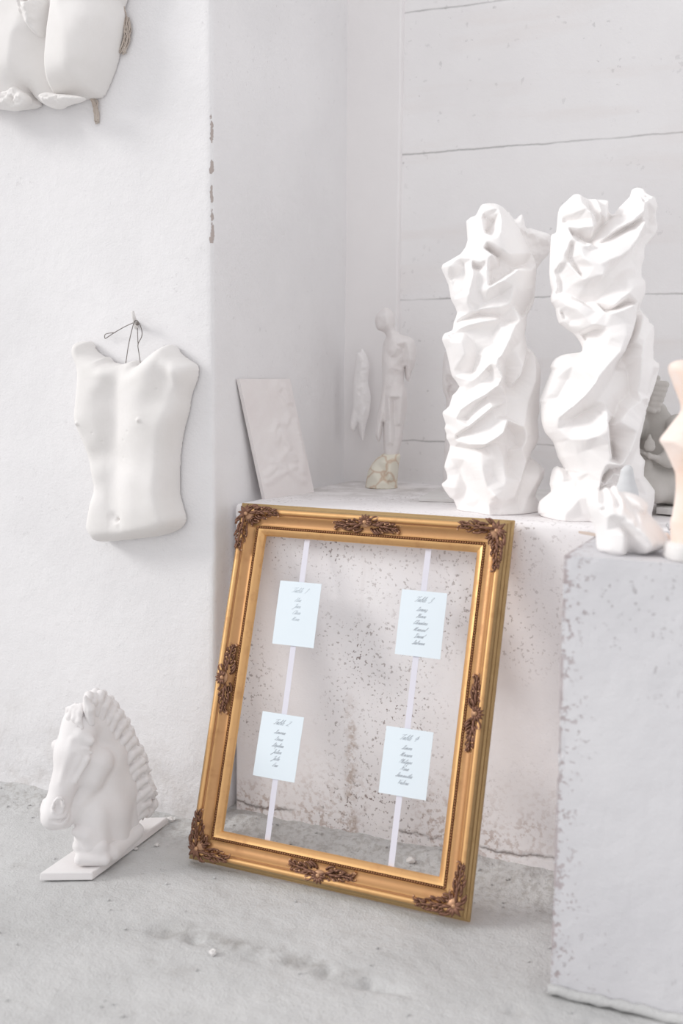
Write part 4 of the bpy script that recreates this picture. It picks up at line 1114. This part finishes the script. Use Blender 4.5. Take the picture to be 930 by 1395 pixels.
# ------------------------------------------------------------------ relief tablet leaning on the alcove wall
def tablet():
    A, Bc = onz(361, 680, ZB), onz(428, 671, ZB)        # foot
    Ct = onp(395, 516, (XC+.012, 0, 0), (1, 0, 0)); Dt = onp(326, 516, (XC+.012, 0, 0), (1, 0, 0))
    t = empty('relief_tablet', tuple((A+Bc)/2), 'pinkish plaster relief tablet leaning on the alcove side wall', 'tablet')
    nu, nv = 44, 90
    e2 = ((Dt-A)+(Ct-Bc))/2; e1 = ((Bc-A)+(Ct-Dt))/2; nn = np.cross(e2, e1); nn /= np.linalg.norm(nn)
    if nn[0] < 0: nn = -nn
    strokes = [([(.70,.98),(.62,.90),(.72,.80),(.80,.70),(.70,.62)], .05), ([(.52,.62),(.42,.55),(.45,.48),(.55,.55),(.60,.50)], .04), ([(.60,.50),(.66,.42),(.60,.36),(.72,.34)], .04),
               ([(.12,.20),(.35,.28),(.58,.36),(.72,.30)], .05), ([(.10,.14),(.40,.20),(.70,.24)], .05), ([(.90,.62),(.92,.40),(.84,.20)], .06), ([(.30,.30),(.55,.22),(.80,.12)], .05), ([(.66,.90),(.80,.92),(.86,.80)], .05)]
    S = [(catmull(s, 6), w) for s, w in strokes]
    def hh(u, v):
        h = 0
        for P, w in S:
            d = np.min(np.hypot((P[:, 0]-u)*.36, (P[:, 1]-v)))
            h = max(h, .006*math.exp(-(d/(w*.6))**2))
        return h+.0012*mnoise.fractal(Vector((u*9, v*16, 2)), 1, 2, 3)
    V = []
    for i in range(nu+1):
        for j in range(nv+1):
            u, v = i/nu, j/nv
            p = (A*(1-u)+Bc*u)*(1-v)+(Dt*(1-u)+Ct*u)*v
            V.append(p+nn*(hh(u, v)*min(1, min(u, 1-u, v, 1-v)*14)))
    o = len(V)
    for i in range(nu+1):
        for j in range(nv+1):
            u, v = i/nu, j/nv
            V.append((A*(1-u)+Bc*u)*(1-v)+(Dt*(1-u)+Ct*u)*v-nn*.010)
    n = nv+1; Q = []
    for i in range(nu):
        for j in range(nv):
            a = i*n+j; Q.append((a, a+n, a+n+1, a+1)); Q.append((o+a, o+a+1, o+a+n+1, o+a+n))
    ring = [i*n for i in range(nu+1)]+[nu*n+j for j in range(1, n)]+[i*n+nv for i in range(nu-1, -1, -1)]+[j for j in range(nv-1, 0, -1)]
    for a, b in zip(ring, ring[1:]+ring[:1]): Q.append((b, a, a+o, b+o))
    ob = quick_mesh('panel', V, np.array(Q), M['tablet'], t)
    md = ob.modifiers.new('e', 'EDGE_SPLIT'); md.split_angle = math.radians(50)
tablet()

# ------------------------------------------------------------------ figure in the alcove corner
FG_OUT = [(517,424),(523,419),(531,421),(537,429),(538,440),(537,447),(545,455),(560,460),(566,470),(566,492),(560,508),(557,520),(552,514),(551,500),(550,520),(554,536),(554,556),(550,580),(547,600),(543,618),(541,622),(525,622),(522,600),(522,575),(520,590),(516,602),(511,592),(513,575),(518,545),(521,520),(520,490),(522,468),(526,458),(522,452),(514,449),(511,440),(512,430)]
FG_L = [[(524,430,3),(526,442,3)], [(515,444,-2),(520,440,-2)], [(534,465,3),(540,475,4),(534,485,3)], [(552,465,3),(557,480,3),(556,500,2)], [(548,475,-4),(550,500,-5)], [(530,486,-2),(545,487,-2)], [(532,500,2),(545,505,2)], [(538,495,-2),(538,520,-2)], [(528,540,4),(530,570,3),(530,600,2)], [(545,540,4),(543,575,3)], [(536,545,-4),(537,590,-4),(534,615,-3)], [(519,560,2),(516,585,2)], [(524,535,-3),(524,570,-4)]]
Pf = onz(523, 664, ZB); Pf[1] = min(Pf[1], YB-.068)
ft = empty('nude_figure', (Pf[0], Pf[1], ZB), 'slender pale standing male figure in the alcove corner, on a veined yellowish stone', 'figure')
carve('body', FG_OUT, FG_L, Pf, M['figure'], ft, R=16, D=19, step=.9, hb=1, tb=2, pxm=1/480., hs=1.2, fine=.6)
ST_OUT = [(505,634),(522,618),(544,617),(543,634),(541,658),(541,690),(498,690),(499,654)]
carve('stone_base', ST_OUT, [[(520,628,4),(535,626,3)], [(508,645,3),(515,655,2)], [(530,645,5),(525,655,4)], [(522,638,-3),(528,655,-3)]], Pf, M['stone'], ft, R=20, D=24, step=1.0, hb=1, tb=2, pxm=1/480., zmin=ZB)
# pale arm-shaped smudge beside it, modelled as a low relief on the wall
SH_OUT = [(486,482),(490,480),(493,475),(499,484),(503,500),(501,520),(505,540),(503,562),(498,580),(494,601),(490,592),(487,578),(482,588),(476,582),(478,568),(481,550),(481,525),(484,500)]
Ps = np.array([XC+.018, 3.17, 1.0])
o = carve('arm_smudge', SH_OUT, [[(492,490,2),(494,540,3),(492,580,2)], [(484,560,-2),(482,580,-2)], [(500,500,1),(500,560,1)]], Ps, M['strip'], None, R=12, D=8, step=.9, hb=2, tb=2, pxm=1/480., origin=Ps, fine=1.6)
tag(o, 'faint pale arm smudge in low relief in the corner, left of the standing figure', 'arm smudge')

# ------------------------------------------------------------------ things round the statues on the ledge
# thin dusty slab lying behind the left statue
def slab(name, quad, z0, th, mat, label, cat, seed=0):
    V = []; n = 14
    ctr = np.mean([q for q in quad], 0)
    pts = []
    for i in range(4):
        a, b = np.array(quad[i]), np.array(quad[(i+1) % 4])
        for k in range(n):
            p = a+(b-a)*k/n; d = (p-ctr)/np.linalg.norm(p-ctr)
            pts.append(p+d*.004*mnoise.noise(Vector((p[0]*40, p[1]*40, seed))))
    m = len(pts)
    V = [(p[0], p[1], z0) for p in pts]+[(p[0], p[1], z0+th) for p in pts]
    Fs = [tuple(range(m))[::-1], tuple(range(m, 2*m))]+[(i, (i+1) % m, m+(i+1) % m, m+i) for i in range(m)]
    o = mesh_obj(name, V, Fs, mat, None, False, (ctr[0], ctr[1], z0))
    md = o.modifiers.new('b', 'BEVEL'); md.width = .0015; md.segments = 2; md.limit_method = 'ANGLE'
    return tag(o, label, cat)
g = lambda px, py, z=ZB: onz(px, py, z)[:2]
slab('plaster_slab', [g(568,684), g(640,690), g(760,684), g(757,668), g(640,668), g(590,671)], ZB, .012, M['slab'], 'thin dusty grey slab lying flat on the ledge behind the left drapery statue', 'slab', 3) if False else \
slab('plaster_slab', [g(570,683), g(752,690), g(765,672), g(600,668)], ZB, .011, M['slab'], 'thin dusty grey slab lying flat on the ledge behind the left drapery statue', 'slab', 3)
BRD = [g(893,702), g(1010,712), g(1015,684), g(893,676)]
slab('wooden_board', BRD, ZB+.004, .016, M['slab'], 'dusty grey board on the ledge under the grey clay seated figure', 'board', 5)

# pinkish clay fragment glimpsed behind the left statue
CF_OUT = [(606,480),(616,474),(640,480),(650,520),(648,600),(650,720),(604,720),(606,600),(608,548),(603,530),(603,500)]
Pc = onz(640, 680, ZB)+HN*.12
t = empty('clay_fragment', (Pc[0], Pc[1], ZB), 'pinkish-grey upright clay fragment half hidden behind the left drapery statue', 'fragment')
carve('carving', CF_OUT, [[(608,490,-4),(612,510,3)], [(611,519,-9),(616,522,-8)], [(611,532,-9),(613,541,-9)], [(620,500,4),(622,560,4)], [(606,525,4)], [(630,600,3),(630,660,3)]], Pc, M['figure'], t, R=22, D=22, step=1.2, hb=1, tb=2, zmin=ZB, fine=1.5)

# grey clay seated figure
def seated():
    P = onz(905, 690, ZB+.020)+HN*.03
    t = empty('seated_figure', (P[0], P[1], ZB+.020), 'grey clay seated figure cradling an onion-shaped jewel behind the right drapery statue', 'clay figure')
    def B(s=1.2): return blob(P, 905, 690, step=s)
    b = B()
    b.chain([(900,662,38,30),(898,610,38,27),(898,586,34,24),(894,560,30,14)], 10)          # trunk and neck
    b.chain([(922,580,6,16),(934,604,-6,13),(932,624,-16,11),(912,630,-30,8.5),(900,628,-36,6)], 6)   # right arm
    b.chain([(866,582,16,16),(852,610,4,13),(862,636,-20,10),(884,634,-34,7)], 6)         # left arm
    b.chain([(905,624,-38,4.5),(910,616,-38,3.4),(911,611,-38,2.6)], 3)                  # thumb
    for k, (x, y) in enumerate(((873,617),(877,620),(881,621),(886,622))):
        b.chain([(898,628-k*.4,-34-k*3,3.4),(888,625,-38-k*3,3.0),(x,y,-39-k*3.2,2.3)], 2)
    b.chain([(880,656,-24,23),(894,662,-10,24),(930,668,0,22)], 8)                         # knee and shin
    b.chain([(880,664,-26,20),(898,674,-28,14)], 8)
    b.chain([(925,655,16,20),(945,670,10,20)], 8)
    V, Q = b.mesh(cut=0.0); quick_mesh('body', V, Q, M['clay'], t)
    b = B(1.0)                                                                             # ribbed neck piece
    for k in range(6):
        q = k/5; x = 901-q*8; y = 526+q*34
        b.chain([(x-9+q*2,y-1,-4,5.0),(x+3-q*2,y,-4,5.0)], 2.0)
    b.cap((893,517,0), (892,518,0), 4, 4, 2)
    b.cap((882,560,-8), (890,563,-10), 3.5, 3.5, 2)
    V, Q = b.mesh(); quick_mesh('ribbed_collar', V, Q, M['clay'], t)
    b = B(.9); b.chain([(887,612,-44,7.4),(887,609,-44,6.8)], 3); b.chain([(887,606,-44,4.0),(886.5,601,-44,1.9),(886.5,597,-44,1.5)], 3)
    V, Q = b.mesh(); quick_mesh('jewel', V, Q, M['clay'], t)
    # rough clump beside the knee
seated()
RK_OUT = [(910,648),(922,640),(940,638),(950,650),(948,672),(948,700),(911,700),(909,664)]
Pk = onz(930, 686, ZB+.020)+HN*.07
t = empty('plaster_lump', (Pk[0], Pk[1], ZB+.02), 'rough pale plaster lump on the board to the right of the clay figure', 'lump')
carve('lump', RK_OUT, [[(918,655,3),(928,668,2)], [(935,650,3)]], Pk, M['slab'], t, R=16, D=18, step=1.3, hb=1, tb=2, zmin=ZB+.020, fine=4, fseed=9)

# small grey cone in front of the right statue
def cone():
    Pn = onz(846, 706, ZB)+HN*(.02)
    P = onz(850, 716, ZB)
    t = empty('stone_cone', (P[0], P[1], ZB), 'small smooth grey cone on the ledge in front of the right drapery statue', 'cone')
    b = blob(P, 850, 712, step=1.2)
    b.chain([(853,702,0,21),(851,668,0,16),(851,638,0,8),(852,635,0,6)], 3)
    V, Q = b.mesh(cut=0); quick_mesh('cone', V, Q, M['grey'], t)
cone()

# ------------------------------------------------------------------ things on the plinth
HD_OUT = [(803,668),(812,664),(818,669),(826,664),(831,667),(837,661),(842,669),(852,670),(866,674),(876,680),(882,688),(880,696),(893,710),(904,724),(908,736),(902,746),(893,750),(872,756),(848,760),(848,790),(826,790),(822,757),(814,748),(812,730),(808,712),(801,695),(799,680)]
HD_L = [
 [(806,672,4),(808,690,6)], [(816,672,-4),(814,688,-5)], [(823,668,6),(826,678,9),(825,688,6)], [(832,670,-4),(833,684,-6)], [(837,664,7),(838,676,11),(836,690,10)], [(845,674,-5),(848,690,-7),(856,700,-5)], [(850,674,4),(862,682,8),(878,688,4)], [(858,684,3),(868,694,5)], [(860,690,-5),(872,698,-4)],
 [(814,686,10),(824,694,15),(838,700,12),(858,700,10),(868,706,6)], [(818,698,11),(816,720,10),(822,745,10)], [(824,702,2),(838,712,-6),(848,725,-8),(852,745,-6)], [(845,706,16),(862,722,20),(872,735,18),(868,748,12)], [(838,722,10),(836,745,12)], [(880,706,4),(892,726,4)], [(880,730,7),(885,742,8)], [(896,738,9),(894,746,5)], [(876,722,7)],
]
Ph = onz(848, 758, ZQ)+HN*.062
ht = empty('hand_cast', (Ph[0], Ph[1], ZQ), 'white plaster lump of a clenched hand on the front plinth', 'hand cast')
carve('hand', HD_OUT, HD_L, Ph, M['white'], ht, R=38, D=38, step=1.0, hb=2, tb=4, zmin=ZQ, pxm=1/690., hs=1.35)

PK_OUT = [(911,499),(930,490),(965,500),(985,540),(990,590),(985,640),(975,700),(975,756),(970,790),(924,790),(914,720),(917,700),(921,672),(921,648),(917,636),(906,612),(899,600),(907,588),(921,570),(928,560),(927,548),(918,524)]
PK_L = [[(918,510,4),(928,530,6),(934,550,4)], [(905,600,6),(925,612,12),(945,615,8)], [(915,588,4),(935,578,6)], [(930,565,-4),(945,560,-5)], [(922,630,3),(930,650,6),(932,690,6)], [(940,640,-4),(942,690,-4)], [(921,702,4),(926,725,4)], [(960,560,6),(958,620,7)], [(955,520,5)], [(955,690,6)], [(940,600,2)]]
Pp = onz(955, 768, ZQ)+HN*.05
pt_ = empty('peach_statue', (Pp[0], Pp[1], ZQ), 'peach-tinted carved statue on the plinth, cut by the right edge of the photo', 'statue')
carve('carving', PK_OUT, PK_L, Pp+HN*.004, M['peach'], pt_, R=34, D=32, step=1.3, hb=1, tb=3, zmin=ZQ+.028, pxm=1/690., hs=1.2)
mb = MB(); c = Pp; 
bx = MB()
prof = [(.0, .0), (.046, 0), (.049, .004), (.049, .024), (.045, .030), (.030, .034), (0, .035)]
V = []; Fs = []; ns = 28
for k in range(ns):
    a = 2*math.pi*k/ns
    sx = math.copysign(abs(math.cos(a))**.5, math.cos(a)); sy = math.copysign(abs(math.sin(a))**.5, math.sin(a))
    for r, z in prof: V.append((r*sx*1.0, r*sy*.9, z))
np_ = len(prof)
for k in range(ns):
    for j in range(np_-1):
        a = k*np_+j; b_ = ((k+1) % ns)*np_+j; Fs.append((a, b_, b_+1, a+1))
bx.add(V, Fs)
ex_ = np.array([HN[1], -HN[0], 0])
bx.build('base', M['cast'], pt_, xf=lambda V: np.array([Pp[0], Pp[1], ZQ])+V[:, :1]*ex_+V[:, 1:2]*HN+V[:, 2:3]*np.array([0, 0, 1.0]))

# wood strip, and a curl of tin wire on the plinth top
def strip_obj(name, a, b, w, th, z, mat, label, cat):
    a = np.array(a); b = np.array(b); e = (b-a)/np.linalg.norm(b-a); s = np.array([-e[1], e[0]])
    mb = MB()
    V = []
    for zz in (z, z+th):
        for p, q in ((a, -.2), (a+e*.02, -1), (b, -1), (b, 1), (a+e*.02, 1), (a, .2)): x = p+s*w*q; V.append((x[0], x[1], zz))
    mb.add(V, [tuple(range(6))[::-1], tuple(range(6, 12))]+[(i, (i+1) % 6, 6+(i+1) % 6, 6+i) for i in range(6)])
    o = mb.build(name, mat, None, False, origin=(a[0], a[1], z), bevel=.0008)
    tag(o, label, cat)
strip_obj('wood_strip', onz(788, 727, ZQ)[:2], onz(836, 735, ZQ)[:2], .006, .005, ZQ+.001, M['wood'], 'thin brown wood strip on the plinth left of the white hand cast', 'wood strip')
mb = MB(); c0 = onz(912, 728, ZQ)
P = []
for k in range(60):
    a = k*.42; P.append((c0[0]-.012+.00055*k*1.1, c0[1]+.03+.007*math.cos(a)+.0003*k, ZQ+.012+.007*math.sin(a)))
mb.tube(P, .0016, 6)
tag(mb.build('wire_coil', M['steel'], None, origin=tuple(c0)), 'small bright metal coil on the plinth between the hand cast and the peach statue', 'coil')
b = blob(onz(903, 746, ZQ)+HN*.03, 903, 740, step=1.2)
b.chain([(896,734,0,9),(906,734,6,8),(912,728,8,6)], 5); V, Q = b.mesh(cut=0)
o = quick_mesh('clay_chip', V, Q, M['peach'], None, onz(903, 746, ZQ)+HN*.03)
tag(o, 'brownish peach clay chip on the plinth tucked behind the hand cast', 'clay chip')

# ------------------------------------------------------------------ crumbs on the floor
def pebble(mb, p, r, rd):
    V = []; n = 7
    b = MB(); b.ball((0, 0, 0), (r, r*rd.uniform(.6, 1), r*rd.uniform(.4, .7)), 7, 5)
    V = np.array(b.v)+np.array([[rd.uniform(-.2, .2)*r for _ in range(3)] for _ in b.v])
    a = rd.uniform(0, 6.28); V = V @ np.array([[math.cos(a), -math.sin(a), 0], [math.sin(a), math.cos(a), 0], [0, 0, 1]])
    mb.add(V+np.array(p), b.f)
rd = random.Random(11); mb = MB()
for i in range(520):
    if rd.random() < .55:
        x = rd.uniform(-2.3, -.1); y = 2.5-abs(rd.gauss(0, .07))-.02
        if x < XC: y -= .09
    else: x, y = rd.uniform(-2.2, 0), rd.uniform(1.45, 2.4)
    if x > XQ-.02 and y > YQ-.03: continue
    if -1.70 < x < -1.50 and 1.94 < y < 2.44: continue
    r = .0012+.0035*rd.random()**3
    mb_p = (x, y, floor_h(x, y)+r*.15)
    pebble(mb, mb_p, r, rd)
o = mb.build('plaster_crumbs', M['floor'], None, False); tag(o, 'plaster crumbs and grit scattered over the concrete floor', 'crumbs', kind='stuff')
CH = [((154,1226),.010,'slab'), ((290,1300),.011,'slab'), ((214,1152),.008,'slab'), ((233,1122),.012,'slab'), ((85,1137),.008,'floor'), ((185,1158),.007,'slab'), ((560,1182),.012,'slab')]
LB = {0: 'small grey plaster chip on the floor beneath the right edge of the horse slab', 1: 'pale flat plaster chip on the floor by the long gouge below the gold frame', 2: 'small plaster chip on the floor just right of the horse slab, midway along',
      3: 'plaster chip on the floor at the wall behind the far end of the horse slab', 4: 'tiny grey chip on the floor left of the horse chest', 5: 'small plaster chip on the floor close to the right side of the horse slab', 6: 'pale plaster chip at the foot of the ledge seen through the gold frame'}
for i, ((px, py), r, mm) in enumerate(CH):
    if i in (0, 4): continue
    q = onz(px, py); z = floor_h(q[0], q[1]); mb = MB(); pebble(mb, (q[0], q[1], z+r*.3), r, rd)
    tag(mb.build('plaster_chip', M[mm], None, False, origin=(q[0], q[1], z)), LB[i], 'chip', 'plaster chips on the floor')

# ------------------------------------------------------------------ light, camera, view
w = bpy.data.worlds.new('sky'); scene.world = w; w.use_nodes = True
bg = w.node_tree.nodes['Background']; bg.inputs[0].default_value = (.99, .982, 1.0, 1); bg.inputs[1].default_value = .95
sun = bpy.data.lights.new('window_daylight', 'SUN'); sun.energy = 1.4; sun.angle = math.radians(18); sun.color = (1.0, .985, .97)
so = bpy.data.objects.new('window_daylight', sun); COL.objects.link(so)
so.rotation_euler = Vector((.78, .43, -.46)).to_track_quat('-Z', 'Y').to_euler()

cam = bpy.data.cameras.new('camera'); co = bpy.data.objects.new('camera', cam); COL.objects.link(co)
R3 = Matrix((tuple(rgt), tuple(upv), tuple(-fwd))).transposed()
co.matrix_world = Matrix.Translation(Vector(CAM)) @ R3.to_4x4()
cam.sensor_fit = 'VERTICAL'; cam.sensor_height = 36; cam.sensor_width = 24; cam.lens = F0/HY*36
cam.clip_start = .05
cam.dof.use_dof = True; cam.dof.focus_distance = 2.85; cam.dof.aperture_fstop = 2.0
scene.camera = co
scene.cycles.diffuse_bounces = 8; scene.cycles.max_bounces = 12
scene.view_settings.view_transform = 'Standard'; scene.view_settings.look = 'None'
scene.view_settings.exposure = .05; scene.view_settings.gamma = 1.0; scene.view_settings.use_curve_mapping = False
